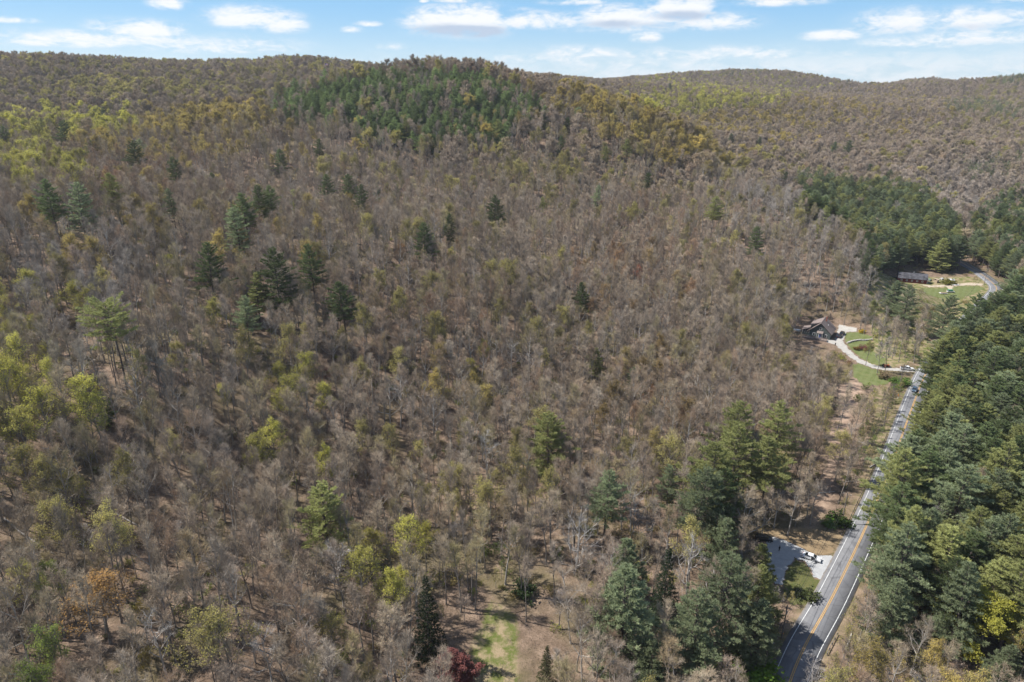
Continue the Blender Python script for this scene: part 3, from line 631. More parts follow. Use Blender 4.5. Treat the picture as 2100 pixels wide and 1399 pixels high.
WINDOWS = [  # places seen past the trees: no crown in front of them
 [(1560,1440),(1595,1350),(1690,1190),(1728,1095),(1790,950),(1818,880),(1880,748),(1893,748),(1852,850),(1792,985),(1752,1085),(1768,1160),(1700,1330),(1650,1440)],
 [(1578,1098),(1712,1085),(1735,1100),(1695,1200),(1608,1205),(1600,1160)],
 [(1650,656),(1690,644),(1715,660),(1725,672),(1757,676),(1790,694),(1812,738),(1885,748),(1870,770),(1800,784),(1757,770),(1740,735),(1712,710),(1650,702)],
 [(1795,568),(1830,555),(1960,552),(2000,545),(2060,594),(2000,608),(1960,614),(1890,612),(1880,588),(1830,588),(1800,592)],
 [(960,1399),(1070,1399),(1062,1300),(1040,1248),(1008,1240),(985,1290)]]
THIN = [([(1690,830),(1765,770),(1790,780),(1745,900),(1730,1075),(1560,1110),(1600,1060),(1660,1020),(1690,930)], .82),
        ([(1750,860),(1850,770),(1800,960),(1735,1080)], .85), ([(880,1400),(860,1180),(960,1150),(1180,1220),(1110,1400)], .35), ([(1790,640),(1800,595),(1870,610),(1900,700),(1850,750),(1800,690)], .8)]

def soft(px, py, B): return np.exp(-(((px-B[0])/B[2])**2 + ((py-B[1])/B[3])**2))
T = []     # every tree: dict
def add(kind, x, y, h, tint, var=None, rot=None, name=None, label=None, cat='tree', ref=None, wide=1.):
    pr = PROTO[kind]; v = var if var is not None else int(rng.integers(len(pr))); z = float(hgt(x, y))
    px, py, dep = project(x, y, z+h); bx, by, _ = project(x, y, z)
    T.append(dict(kind=kind, v=v, x=float(x), y=float(y), z=z-.15, h=h, s=h/pr[v]['H'], wide=wide, rot=float(rng.uniform(0, 6.283)) if rot is None else rot, tint=tuple(float(c) for c in tint),
                  px=float(px), py=float(py), by=float(by), dep=float(dep), name=name, label=label, cat=cat, ref=ref))
    return T[-1]
def add_top(kind, px, py, h, tint, **kw):
    x, y = hit(px, py, h); return add(kind, x, y, h, tint, **kw)

# --- trees that stand out, placed by the pixel of their top
N_ = [
 ('flatpine',0,222,622,27,P_YEL,'flat-topped pine with a bare lower trunk above the left slope','flat-topped pine'),
 ('pine',2,560,508,26,P_DARK,'broad dark pine, tallest of the pair in the left middle slope','tall dark middle pine'),
 ('pine',1,634,500,22,P_DARK,'pointed pine just right of the tall dark middle pine','pointed middle pine'),
 ('pine',0,420,495,23,P_DARK,'dark layered pine well left of the tall dark middle pine',None),
 ('pine',4,520,560,18,P_YEL,'smaller lighter pine tucked against the left of the tall middle pine',None),
 ('pine',3,700,578,22,P_DARK,'leaning ragged pine lower right of the pointed middle pine','leaning ragged pine'),
 ('pine',1,497,606,17,P_BLUE,'small blue-green pine beneath the tall dark middle pine',None),
 ('lowpine',0,208,806,9,P_DARK,'low round dark evergreen below the flat-topped pine','low round evergreen'),
 ('pine',0,868,456,21,P_DARK,'dark conical pine alone on the centre slope','lone conical pine'),
 ('pine',4,918,437,18,P_DARK,'small pine upper right of the lone conical pine',None),
 ('pine',2,1015,398,22,P_DARK,'full dark pine in the upper centre of the slope','upper centre pine'),
 ('pine',1,1112,404,14,P_YEL,'slim pine right of the upper centre pine',None),
 ('pine',0,482,425,22,P_BLUE,'lowest blue-green pine of the cluster on the left upper slope',None),
 ('pine',3,496,396,21,P_DARK,'left pine of the cluster on the left upper slope',None),
 ('pine',1,524,378,21,P_DARK,'middle pine of the cluster on the left upper slope','upper left pine cluster'),
 ('pine',2,552,380,20,P_DARK,'right pine of the cluster on the left upper slope',None),
 ('pine',0,668,356,21,P_DARK,'leaning dark pine below the hilltop stand, left of centre',None),
 ('pine',3,715,356,20,P_DARK,'upper left pine of the slanting pair left of centre',None),
 ('pine',1,738,378,20,P_DARK,'lower right pine of the slanting pair left of centre',None),
 ('pine',4,772,376,15,P_BLUE,'small pale green pine right of the slanting pair',None),
 ('pine',4,812,376,14,P_YEL,'small light green pine two places right of the slanting pair',None),
 ('pine',0,571,306,19,P_DARK,'neat conical pine below the left end of the hilltop stand',None),
 ('pine',3,652,284,18,P_DARK,'open branched pine below the hilltop stand',None),
 ('pine',4,737,335,11,P_DARK,'little dark pine above the slanting pair',None),
 ('pine',5,268,288,23,P_DARK,'large dark pine high on the left slope','high left pine'),
 ('pine',2,354,322,21,P_DARK,'broad pine lower right of the high left pine',None),
 ('pine',1,92,368,22,P_DARK,'left pine of the pair near the left edge',None),
 ('pine',0,150,376,23,P_BLUE,'right pine of the pair near the left edge','left edge pine pair'),
 ('pine',4,346,386,16,P_BLUE,'small greyish pine below the broad left pine',None),
 ('pine',5,122,246,24,P_DARK,'big dark pine near the top left corner of the woods','big corner pine'),
 ('pine',1,80,240,18,P_YEL,'lighter pine left of the big dark corner pine',None),
 ('pine',0,104,206,15,P_DARK,'small dark pine above the big dark corner pine',None),
 ('pine',3,128,212,15,P_DARK,'dark pine just right above the big dark corner pine',None),
 ('pine',0,175,198,14,P_DARK,'tiny dark pine on the left skyline slope',None),
 ('pine',1,250,197,15,P_DARK,'dark slim pine on the left skyline slope, middle of three','slim skyline pine'),
 ('pine',0,209,219,16,P_DARK,'dark pine below the three on the left skyline slope',None),
 ('pine',3,318,204,13,P_DARK,'rightmost small dark pine on the left skyline slope',None),
 ('pine',2,3,258,20,P_DARK,'dark pine cut by the left edge of the picture','pine cut by the left edge'),
 ('pine',4,1196,578,18,P_DARK,'narrow dark pine on a thin trunk right of the centre','narrow dark pine'),
 ('pine',1,1223,714,15,P_YEL,'light green young pine below the narrow dark pine',None),
 ('pine',0,1304,752,14,P_BLUE,'blue-green young pine right of the light green one',None),
 ('pine',5,1128,855,21,P_YEL,'full light-sided pine in the lower centre','lower centre pine'),
 ('pine',1,1246,967,20,P_BLUE,'slim blue-green pine right of the lower centre pine',None),
 ('pine',4,1376,952,15,P_BLUE,'small pine between the slim blue-green pine and the roadside stand',None),
 ('pine',2,656,986,20,P_YEL,'solitary bright green pine in the lower left','bright solitary pine'),
 ('pine',3,1466,402,22,P_YEL,'tall ragged pine on the right flank of the hill',None),
 ('pine',0,1557,464,21,P_DARK,'pointed dark pine on the right flank above the house','right flank pine'),
 ('pine',0,1500,273,21,P_DARK,'dark pine behind the right shoulder of the hill, leftmost',None),
 ('pine',1,1560,280,20,P_DARK,'dark pine behind the right shoulder of the hill, second from left',None),
 ('pine',4,1680,293,19,P_DARK,'dark pine in the right valley, left of the tall forked one',None),
 ('pine',3,1712,290,22,P_DARK,'thin ragged pine in the right valley',None),
 ('pine',3,1741,288,27,P_DARK,'tall ragged pine in the right valley, highest of three',None),
 ('pine',1,1612,352,20,P_DARK,'single pine at the left of the dark valley stand',None),
 ('pine',4,1627,378,12,P_DARK,'little pine at the left foot of the dark valley stand',None),
 ('pine',0,1785,335,18,P_DARK,'pine just above the dark valley stand',None),
 ('pine',2,1826,347,18,P_DARK,'pine above the right part of the dark valley stand',None),
 ('pine',4,1640,263,15,P_DARK,'small dark pine in the far right valley',None),
 ('pine',4,1662,276,13,P_DARK,'smaller dark pine in the far right valley, lower of two',None),
 ('pine',3,1375,170,20,P_DARK,'dark double pine on the far ridge behind the hill',None),
 ('pine',1,1150,278,18,P_DARK,'ragged pine on the right shoulder below the hilltop stand',None),
 ('pine',3,1242,300,17,P_YEL,'left of the open pines on the right shoulder',None),
 ('pine',1,1288,285,19,P_YEL,'right of the open pines on the right shoulder',None),
 ('pine',0,1165,240,17,P_DARK,'dark pine at the right end of the hilltop stand',None),
 ('pine',4,1250,258,13,P_DARK,'small dark pine on the right shoulder above the open pines',None),
 ('pine',2,832,246,19,P_YEL,'light green pine at the lower edge of the hilltop stand',None),
 ('pine',2,1020,245,20,P_YEL,'broad light green pine at the lower right of the hilltop stand',None),
 # roadside stand in the lower right of the slope
 ('pine',5,1508,818,24,P_YEL,'leftmost back pine of the roadside stand above the gravel pad','roadside pine stand'),
 ('pine',2,1605,824,25,P_YEL,'right back pine of the roadside stand, open light green crown',None),
 ('pine',2,1520,872,25,P_YEL,'dark-hearted pine in the middle of the roadside stand',None),
 ('pine',5,1470,900,26,P_YEL,'wide pine on the left of the roadside stand',None),
 ('pine',5,1440,955,24,P_BLUE,'large pale green pine at the left front of the roadside stand',None),
 ('pine',3,1585,895,24,P_YEL,'thin pine with bare curling branches in the roadside stand',None),
 ('pine',2,1492,960,22,P_DARK,'low pine in front of the roadside stand',None),
 ('lowpine',0,1495,1065,17,P_BLUE,'pale blue-green conical pine left of the gravel pad','pale conical pine by the pad'),
 ('pine',5,1490,1150,23,P_BLUE,'large bushy pine between the pale conical pine and the road',None),
 ('lowpine',1,1565,1160,17,P_YEL,'bushy pine leaning out towards the gravel pad',None),
 ('lowpine',0,1563,1118,12,P_YEL,'small light pine at the left edge of the gravel pad',None),
 ('lowpine',1,1558,1232,16,P_BLUE,'bushy pine shading the road edge near the bottom',None),
 ('pine',5,1440,1225,20,P_BLUE,'bushy green pine at the bottom beside the roadside verge',None),
 ('lowpine',1,1290,1112,16,P_BLUE,'young pine above the great blue-green pine at the bottom',None),
 ('lowpine',0,1290,1165,25,P_BLUE,'great blue-green pine at the bottom right of the clearing','great blue-green pine'),
 ('lowpine',1,1345,1318,14,P_BLUE,'light blue-green pine at the bottom edge under the great pine',None),
 ('lowpine',0,1450,1310,13,P_BLUE,'pine at the bottom edge between the great pine and the road',None),
 ('spruce',0,1372,1128,23,(.040,.060,.030),'tall dark spruce right of the great blue-green pine','tall dark spruce'),
 ('spruce',0,872,1182,22,(.042,.060,.030),'dark narrow spruce left of the grassy clearing','dark narrow spruce'),
 ('spruce',1,1122,1328,12,(.070,.075,.032),'olive brown cedar at the bottom of the grassy clearing',None),
 ('lowpine',0,742,1362,7,P_DARK,'small dark evergreen at the bottom edge left of the burgundy tree',None),
 ('lowpine',1,2075,1320,12,P_BLUE,'blue-green pine in the bottom right corner',None),
 ('lowpine',0,1795,1385,9,P_BLUE,'low bluish pine at the bottom edge right of the road',None),
 ('lush',1,938,1345,8,(.235,.098,.086),'round burgundy-leaved ornamental tree at the bottom edge','burgundy tree'),
 ('lush',0,2042,1222,17,(.30,.285,.055),'round bright yellow-green maple in the bottom right','round yellow maple'),
 ('lush',0,1897,488,17,(.20,.235,.040),'large mossy green tree behind the red barn','green tree behind barn'),
 ('leafy',2,136,580,17,L_LIME,'bright lime tree with a domed crown on the left slope','domed lime tree'),
 ('leafy',0,344,520,14,L_LIME,'small lime tree left of the dark layered pine',None),
 ('leafy',1,435,612,16,(.38,.35,.09),'pale yellow-green tree under the dark layered pine','pale yellow tree'),
 ('leafy',2,560,748,14,L_LIME,'yellow-green tree in the left middle of the slope','left middle lime tree'),
 ('leafy',0,450,788,11,L_LIME,'low flat lime tree left of the left middle lime tree',None),
 ('leafy',3,570,800,13,L_LIME,'lime tree just below the left middle lime tree',None),
 ('leafy',1,990,700,13,(.36,.33,.07),'yellow-green tree in the middle of the slope','centre yellow tree'),
 ('leafy',0,958,735,13,(.40,.36,.07),'yellower tree lower left of the centre yellow tree',None),
 ('leafy',2,185,1165,18,L_ORG,'orange-leaved tree in the bottom left','orange tree'),
 ('leafy',3,285,1235,11,(.40,.30,.06),'golden tree right of the orange tree',None),
 ('leafy',0,38,1150,14,L_LIME,'bright lime tree at the left edge near the bottom','left edge lime tree'),
 ('leafy',4,870,1075,14,(.36,.33,.06),'yellow-green tree above the dark narrow spruce','yellow tree above spruce'),
 ('leafy',1,770,1085,16,(.33,.29,.075),'thin yellowish tree left of the yellow tree above the spruce',None),
 ('leafy',2,150,965,13,(.36,.34,.07),'pale lime tree low on the left',None),
 ('leafy',0,300,1340,8,(.36,.29,.06),'small golden tree at the bottom left edge',None),
 ('leafy',0,822,502,15,(.36,.20,.08),'rust-coloured round tree left of the lone conical pine','rust tree'),
 ('leafy',1,1305,545,14,(.40,.15,.085),'reddish tree in the right centre of the slope','reddish tree'),
 ('leafy',3,1180,505,12,(.40,.22,.08),'orange-tinged tree left of the reddish tree',None),
 ('leafy',2,1350,790,14,(.36,.18,.075),'brick-orange tree behind the roadside pine stand',None),
 ('leafy',0,1280,735,15,L_GOLD,'wide golden tree in the right centre of the slope',None),
 ('leafy',4,505,455,8,L_RED,'small dark red tree below the upper left pine cluster',None),
 ('leafy',4,668,752,9,(.36,.14,.10),'small red-budded tree right of the left middle lime tree',None),
 ('leafy',4,828,380,8,L_RED,'small red tree above the lone conical pine',None),
 ('leafy',2,1480,388,12,L_LIME,'yellow-green tree beside the tall ragged flank pine',None),
 ('leafy',0,1605,452,12,L_LIME,'lime tree right of the right flank pine',None),
 ('leafy',3,1703,475,14,L_LIME,'lime tree above the dark slope near the barn',None),
 ('leafy',1,1420,505,12,(.36,.33,.07),'lime tree on the flank below the ragged pine',None),
 ('leafy',3,1785,700,12,(.30,.31,.07),'yellow-green slender tree between the house and the meadow','slender tree by house'),
 ('leafy',1,1800,620,17,(.28,.30,.08),'thin pale green tree in front of the parked cars by the barn',None),
 ('lowpine',1,1838,577,17,P_BLUE,'left of the two tall pines standing in front of the barn','pines before the barn'),
 ('pine',2,1868,585,22,P_BLUE,'right and taller of the two tall pines in front of the barn',None),
 ('pine',1,1785,490,19,P_DARK,'dark pine standing left behind the barn',None),
 ('bare',2,1830,690,17,G_GR,'grey bare tree standing on the lawn by the white pickup','lawn bare tree'),
 ('bare',0,1812,700,15,G_GR,'bare tree on the lawn between the drive and the pines',None),
 # pines right of the road
 ('pine',5,1876,925,25,P_YEL,'wide pine overhanging the right lane above the guardrail','overhanging pine'),
 ('pine',2,1862,1075,24,P_BLUE,'broad blue-green pine right of the road across from the gravel pad','broad pine across from the pad'),
 ('lowpine',0,1852,1195,17,P_BLUE,'lower bluish pine below the broad pine across from the pad','lower bluish pine'),
 ('pine',5,1985,945,26,P_BLUE,'huge pale green pine in the middle of the right woods','huge pale pine'),
 ('pine',2,2070,905,26,P_YEL,'big pine at the right edge beside the huge pale pine','right edge pine'),
 ('pine',2,1925,820,25,P_YEL,'yellowish pine behind the overhanging pine','yellowish pine'),
 ('pine',5,2050,720,25,P_DARK,'dark pine high in the right woods near the right edge','dark right edge pine'),
 ('pine',5,1945,605,25,P_BLUE,'tall blue-green pine at the top corner of the right woods','tall corner pine'),
 ('pine',2,2010,600,25,P_DARK,'dark pine in front of the far bend of the road','dark pine at the bend'),
 ('pine',1,1985,690,23,P_DARK,'dark slim pine below the dark pine at the bend',None),
 # pale barked trees
 ('pale',1,1185,1030,21,(.40,.36,.32),'pale many-stemmed bare tree in the lower centre','pale many-stemmed tree'),
 ('pale',0,1425,1095,21,(.40,.37,.34),'white-limbed bare tree left of the pale conical pine','white-limbed tree'),
 ('pale',2,1600,1000,14,(.36,.32,.28),'pale thin dead tree beside the roadside stand',None),
 ('pale',0,1000,880,20,(.38,.35,.30),'tall pale-limbed tree in the centre foreground woods',None),
 ('pale',0,815,770,19,(.36,.33,.30),'spreading pale-limbed tree in the middle of the slope','spreading pale tree'),
 ('pale',2,690,1100,19,(.36,.33,.30),'pale forked tree right below the bright solitary pine',None),
 ('pale',0,310,1250,17,(.40,.37,.33),'bare tree with long silver limbs in the bottom left','silver-limbed tree'),
 ('pale',2,540,1290,16,(.36,.33,.30),'crooked pale tree at the bottom left of the spruce',None),
 ('pale',0,1300,1010,17,(.38,.34,.30),'crooked pale tree right of the slim blue-green pine',None),
 ('pale',2,1920,1020,17,(.42,.40,.37),'white birch standing among the pines right of the road','white birch'),
 ('pale',2,1960,1190,15,(.34,.30,.27),'dead snag among the pines right of the road',None),
 ('pale',1,1680,1345,9,(.36,.33,.31),'dead grey shrub-like tree leaning over the road at the bottom',None),
 ('pale',0,1420,700,17,(.40,.37,.35),'pale-limbed tree on the slope left of the house',None),
 ('pale',2,1050,690,17,(.36,.33,.30),'pale tree right of the centre yellow tree',None),
 ('bare',3,940,1120,19,G_OLV,'olive-tinged bare tree at the top of the grassy clearing',None),
 ('bare',6,1150,1215,11,(.36,.32,.30),'fine-twigged pale grey bush tree at the right of the clearing','fine-twigged bush tree'),
 ('bare',2,1840,1310,10,(.36,.29,.20),'broad tan-twigged tree at the bottom right of the road',None),
 ('bare',0,550,640,14,(.42,.40,.37),'pale grey fan-shaped tree under the tall dark middle pine',None)]
CATN = dict(pine='pine_tree', flatpine='pine_tree', lowpine='pine_tree', spruce='spruce_tree', bare='bare_tree', pale='pale_bare_tree', leafy='budding_tree', lush='leafy_tree', sapling='sapling')
WIDE = {(938,1345): 1.6, (2042,1222): 1.35, (1897,488): 1.15, (185,1165): 1.5, (136,580): 1.25, (1150,1215): 1.5, (1840,1310): 1.5, (870,1075): 1.2, (435,612): 1.2, (38,1150): 1.3}
for k_, v_, px, py, h, ti, lab, ref in N_:
    pn = 'pine' in k_ and k_ != 'flatpine'; add_top(k_, px, py, h*(1.14 if pn else 1.), ti, var=v_, name=CATN[k_], label=lab, ref=ref, wide=1.22 if pn else WIDE.get((px, py), 1.08))
for px, py, dp_, lab in ((854,122,690,'tallest skyline pine at the left of the hilltop summit'),(876,124,695,'second skyline pine from the left on the hilltop summit'),(892,123,700,'third skyline pine from the left on the hilltop summit'),(783,128,670,'skyline pine left of the hilltop summit'),(740,134,660,'lower skyline pine on the left hilltop shoulder'),
        (943,128,700,'skyline pine right of the three summit pines'),(977,131,700,'skyline pine halfway along the right of the hilltop'),(1028,134,695,'last skyline pine at the right end of the hilltop'),(666,140,640,'ragged skyline pine beside the flag'),(572,163,612,'dark pine at the left end of the hilltop stand'),(602,160,620,'pine second from the left end of the hilltop stand'),
        (1100,168,665,'left of two pines past the right end of the hilltop stand'),(1112,176,660,'right of two pines past the right end of the hilltop stand'),(915,150,660,'full pine just below the hilltop summit'),(820,160,650,'full pine below the left of the summit'),(700,175,620,'full pine in the left half of the hilltop stand'),(960,170,640,'full pine in the right half of the hilltop stand')):
    d_ = pixdir(px, py)*dp_; hh = float(np.clip(CAMH + d_[2] - hgt(d_[0], d_[1]), 15, 25)); add('pine', d_[0], d_[1], hh, np.array((.250,.315,.125))*rng.uniform(.85, 1.15), name='pine_tree', label=lab, wide=1.3)
NAMED = list(T)

# --- filler
def blocked(x, y, z, h, rad):
    """crown would stand in front of a place that is seen clear"""
    bad = np.zeros(x.shape, bool)
    for f in (.15, .4, .65, .85, 1.0):
        for o in (-1, 0, 1):
            px, py, _ = project(x + o*rad, y, z + h*f)
            for W in WINDOWS: bad |= in_poly(px, py, W)
    return bad
def jgrid(y0, y1, s, wide):
    ys = np.arange(y0, y1, s); P = []
    for i, yy in enumerate(ys):
        hw = .80*yy + wide; xs = np.arange(-hw, hw, s) + (i % 2)*s/2; P.append(np.c_[xs, np.full(len(xs), yy)])
    P = np.concatenate(P); return P + rng.uniform(-.46, .46, P.shape)*s
F = np.concatenate([jgrid(58, 330, 5.15, 45), jgrid(330, 620, 6.1, 45), jgrid(620, 1000, 6.9, 50), jgrid(1000, 2350, 9.0, 60)])
F = F[(F[:, 0] > -1480) & (F[:, 0] < 2250)]
x, y = F[:, 0], F[:, 1]; z = hgt(x, y); dep0 = project(x, y, z)[2]
h = 13.0 + 11.0*rng.beta(2.0, 1.7, len(x))
h = h*np.where(y > 900, .86, 1.); near_road = np.ones(len(x)); m_ = (np.abs(x) < 420) & (y < 560); near_road[:] = 99; near_road[m_] = dist_path(x[m_], y[m_], ROAD[::2])
px, py, dep = project(x, y, z+h)
keep = (near_road > 6.5)
bx, by, _ = project(x, y, z)
# line of sight: skip trees far behind a crest
vis = np.ones(len(x), bool)
for f in np.linspace(.25, .97, 26):
    vis &= (hgt(x*f, y*f) - 4 < CAMH + (z+h-CAMH)*f + (12 if f > .9 else 2))
vis |= y < 330
keep &= vis
keep &= ~blocked(x, y, z, h, .17*h)
for P_, f in THIN: keep &= ~(in_poly(bx, by, P_) & (rng.uniform(size=len(x)) < f))
for P_ in (padP, drive, CLEAR): keep &= ~in_poly(x, y, P_)
HOUSEC, BARNC = gp(1682,690,1.0), gp(1869,575,.5)
keep &= (np.hypot(x-HOUSEC[0], y-HOUSEC[1]-2) > 11) & (np.hypot(x-BARNC[0], y-BARNC[1]-2) > 12)
for t_ in NAMED:
    if t_['dep'] < 900: keep &= np.hypot(x-t_['x'], y-t_['y']) > (2.6 if t_['kind'] in ('bare', 'pale') else 3.6)
    # keep the standing-out trees in sight: nothing of the filler right in front of their crowns
    wpx = FPX*t_['h']*(.40 if t_['kind'] == 'lush' else .19)*t_['wide']/t_['dep']; hpx = FPX*t_['h']*.55/t_['dep']
    keep &= ~((np.abs(px-t_['px']) < wpx) & (py > t_['py']+.10*hpx) & (py < t_['py']+hpx*.85) & (dep < t_['dep']))
i_ = np.where(keep)[0]; x, y, z, h, px, py, dep = (a[i_] for a in (x, y, z, h, px, py, dep))
n = len(x); u1, u2, u3 = rng.uniform(size=(3, n))
isp = np.zeros(n, bool); hp = h.copy()
for P_, f, (h0, h1) in PINEZONES:
    s_ = in_poly(px, py, P_) & (u1 < f) & ~isp; isp |= s_; hp[s_] = h0 + (h1-h0)*rng.uniform(size=s_.sum())
isp |= (u1 < .006) & (py < 420)
h = np.where(isp, hp, h)
lw = np.where((py < 270) & (dep > 760), .16, .07); lc = np.tile(np.array(L_OLIVE), (n, 1)); best = np.full(n, .04)
for B in LEAFBLOBS:
    s_ = soft(px, py, B)*(np.where(dep < 720, 1., .35) if B[1] < 300 and 1150 < B[0] < 1440 else 1.); lw = np.maximum(lw, s_*B[4]); up = s_ > best; lc[up] = np.array(B[5]); best = np.maximum(best, s_)
isl = (~isp) & (u2 < lw)
lc = lc*(.82+.36*rng.uniform(size=(n, 1))); mixg = rng.uniform(size=(n, 1))**2*.5; lc = lc*(1-mixg) + np.array(L_OLIVE)*mixg
bc = np.array(G_BR)[None]*(1-u3[:, None]) + np.array(G_TAN)[None]*u3[:, None]
gs = np.zeros(n); ru = np.zeros(n)
for B in GREYBLOBS: gs = np.maximum(gs, soft(px, py, B))
for B in RUSTBLOBS: ru = np.maximum(ru, soft(px, py, B))
q_ = rng.uniform(size=n); gs = np.clip(gs*1.0 + .35*(q_ > .7), 0, .9)[:, None]; bc = bc*(1-gs) + np.array(G_GR)*gs
q_ = rng.uniform(size=n); ov = (.75*(q_ > .85))[:, None]; bc = bc*(1-ov) + np.array(G_OLV)*ov
q_ = rng.uniform(size=n); rr = (ru*(q_ > .45)*.6 + .75*(q_ > .88)*rng.uniform(.3, 1, n))[:, None]; bc = bc*(1-rr) + np.array(G_RUST)*rr
# twigs already tinged by opening buds where leafy trees are common
bd = np.clip(lw*1.1, 0, .75)[:, None]; bc = bc*(1-bd*.6) + np.array(G_OLV)*bd*.6
pc = np.where(rng.uniform(size=(n, 1)) < .30, np.array(P_DARK), np.where(rng.uniform(size=(n, 1)) < .5, np.array(P_BLUE), np.array(P_YEL)))
top_ = (py < 290) & (px > 540) & (px < 1130); pc = np.where(top_[:, None], np.array((.280,.350,.140))*rng.uniform(.75, 1.25, (n, 1)), pc)
for k in range(n):
    farr = dep[k] > 470 + 330*rng.uniform()
    if isp[k]: kd = 'pine_far' if dep[k] > 700 else ('pine' if u2[k] < .8 else 'lowpine'); ti = pc[k]
    elif isl[k]: kd = 'leafy_far' if farr else 'leafy'; ti = lc[k]
    else: kd = 'bare_far' if farr else 'bare'; ti = (bc[k]*.55 + np.array((.400,.300,.215))*.42) if farr else bc[k]
    pr = PROTO[kd]; v = int(rng.integers(len(pr)))
    T.append(dict(kind=kd, v=v, x=x[k], y=y[k], z=z[k]-.15, h=h[k], s=h[k]/pr[v]['H'], wide=float(rng.uniform(.74, 1.12))*(1.35 if isp[k] else (1.22 if farr else 1.)), rot=float(rng.uniform(0, 6.283)), tint=tuple(ti), px=px[k], py=py[k], by=0, dep=dep[k], name=None, label=None, cat='tree', ref=None))
# slim young hardwoods filling the gaps
Yg = jgrid(60, 430, 7.0, 40); x, y = Yg[:, 0], Yg[:, 1]; z = hgt(x, y); h = rng.uniform(7, 13, len(x)); kk = (dist_path(x, y, ROAD[::2]) > 8) & ~blocked(x, y, z, h, .15*h)
bx, by, _ = project(x, y, z)
for P_, f in THIN: kk &= ~(in_poly(bx, by, P_) & (rng.uniform(size=len(x)) < f*.8))
for P_ in (padP, drive, CLEAR): kk &= ~in_poly(x, y, P_)
kk &= (np.hypot(x-HOUSEC[0], y-HOUSEC[1]-2) > 10) & (np.hypot(x-BARNC[0], y-BARNC[1]-2) > 12) & (rng.uniform(size=len(x)) < .72)
for k in np.where(kk)[0]: add('slim', x[k], y[k], h[k], [G_BR, G_GR, G_TAN, G_OLV][int(rng.integers(4))], wide=float(rng.uniform(.8, 1.2)))
# saplings and roadside brush
def scatter_px(poly, step_, kinds, h0, h1, tints, keepf=1.0):
    P = np.array(gpoly(poly)); lo, hi = P.min(0), P.max(0)
    for yy in np.arange(lo[1], hi[1], step_):
        for xx in np.arange(lo[0], hi[0], step_):
            a, b = xx + rng.uniform(-.5, .5)*step_, yy + rng.uniform(-.5, .5)*step_
            if rng.uniform() > keepf or not in_poly(np.array([a]), np.array([b]), [tuple(q) for q in P])[0] or dist_path(a, b, ROAD)[0] < 5.6: continue
            hh = rng.uniform(h0, h1)
            if blocked(np.array([a]), np.array([b]), hgt(a, b), hh, .1*hh)[0]: continue
            add(kinds[int(rng.integers(len(kinds)))], a, b, hh, tints[int(rng.integers(len(tints)))])
scatter_px([(1700,1420),(1780,1225),(1850,1260),(1910,1300),(1930,1420)], 3.2, ['sapling'], 5, 10, [L_GOLD, L_OLIVE, (.36,.28,.13), L_GREEN], .8)
scatter_px([(1680,590),(1775,600),(1778,655),(1735,662),(1700,640)], 5.2, ['bare', 'bare', 'slim'], 11, 17, [G_BR, G_GR, G_TAN], .9)
scatter_px([(1640,712),(1700,718),(1735,748),(1748,785),(1705,830),(1650,800)], 4.6, ['slim', 'sapling'], 6, 10, [G_BR, G_GR, L_OLIVE], .9)
scatter_px([(1780,775),(1845,800),(1815,895),(1795,960),(1740,1080),(1712,1080),(1745,950),(1758,860)], 2.7, ['sapling', 'slim'], 4, 9, [L_OLIVE, L_GREEN, (.34,.27,.14)], .7)
scatter_px([(1620,1160),(1660,1160),(1680,1190),(1650,1290),(1600,1390),(1560,1330)], 3.0, ['sapling'], 3, 6, [L_OLIVE, L_GREEN, G_TAN], .6)
scatter_px([(760,1240),(950,1260),(900,1330),(820,1390),(700,1390)], 4.0, ['sapling'], 4, 8, [L_OLIVE, (.33,.28,.13)], .5)
scatter_px([(560,1330),(1050,1180),(1300,1160),(1250,1230),(1100,1230),(850,1260)], 5.0, ['sapling'], 5, 9, [L_OLIVE, L_GREEN, L_GOLD], .5)

for L_ in [t_ for t_ in NAMED if t_['kind'] == 'lush']:   # the three leafy ornamentals stand free
    wpx = FPX*L_['h']*.42*L_['wide']/L_['dep']; hpx = FPX*L_['h']*.8/L_['dep']
    T[len(NAMED):] = [q for q in T[len(NAMED):] if not (abs(q['px']-L_['px']) < wpx and L_['py']-.05*hpx < q['py'] < L_['py']+hpx and q['dep'] < L_['dep']+4)]
def make_tree(t_, name, label, group=None):
    root = thing(name, label, t_['cat'], (t_['x'], t_['y'], t_['z']), t_['rot'], group); w_ = t_['wide']*t_['s']; root.scale = (w_, w_, t_['s'])
    p = PROTO[t_['kind']][t_['v']]
    for part in ('trunk', 'crown'):
        o = bpy.data.objects.new(part, p[part]); COL.objects.link(o); o.parent = root; o['tint'] = t_['tint']
    return root
FAM = dict(bare='bare', bare_far='bare', pale='bare', leafy='leafy', leafy_far='leafy', lush='leafy', pine='pine', flatpine='pine', lowpine='pine', pine_far='pine', spruce='pine', sapling='sapling', slim='slim')
inframe = lambda t_: -15 < t_['px'] < 2115 and -5 < t_['py'] < 1380
for t_ in NAMED: make_tree(t_, t_['name'], t_['label'])
LM = [(t_['px'], t_['py'] + FPX*.3*t_['h']/t_['dep'], t_['ref']) for t_ in NAMED if t_['ref']] + [(1682,665,'house'),(1860,757,'white pickup'),(1640,1145,'gravel pad'),(1870,568,'red barn'),(1020,1300,'grassy clearing'),(1735,810,'dirt clearing')]
LM = [(a, b, 'the '+c) for a, b, c in LM]
ORD = ['nearest', 'second', 'third', 'fourth', 'fifth', 'sixth', 'seventh', 'eighth', 'ninth', 'tenth', 'eleventh', 'twelfth', 'thirteenth', 'fourteenth', 'fifteenth', 'sixteenth', 'seventeenth', 'eighteenth']
KINDW = dict(bare='bare', leafy='budding', pine='pine', sapling='thin sapling')
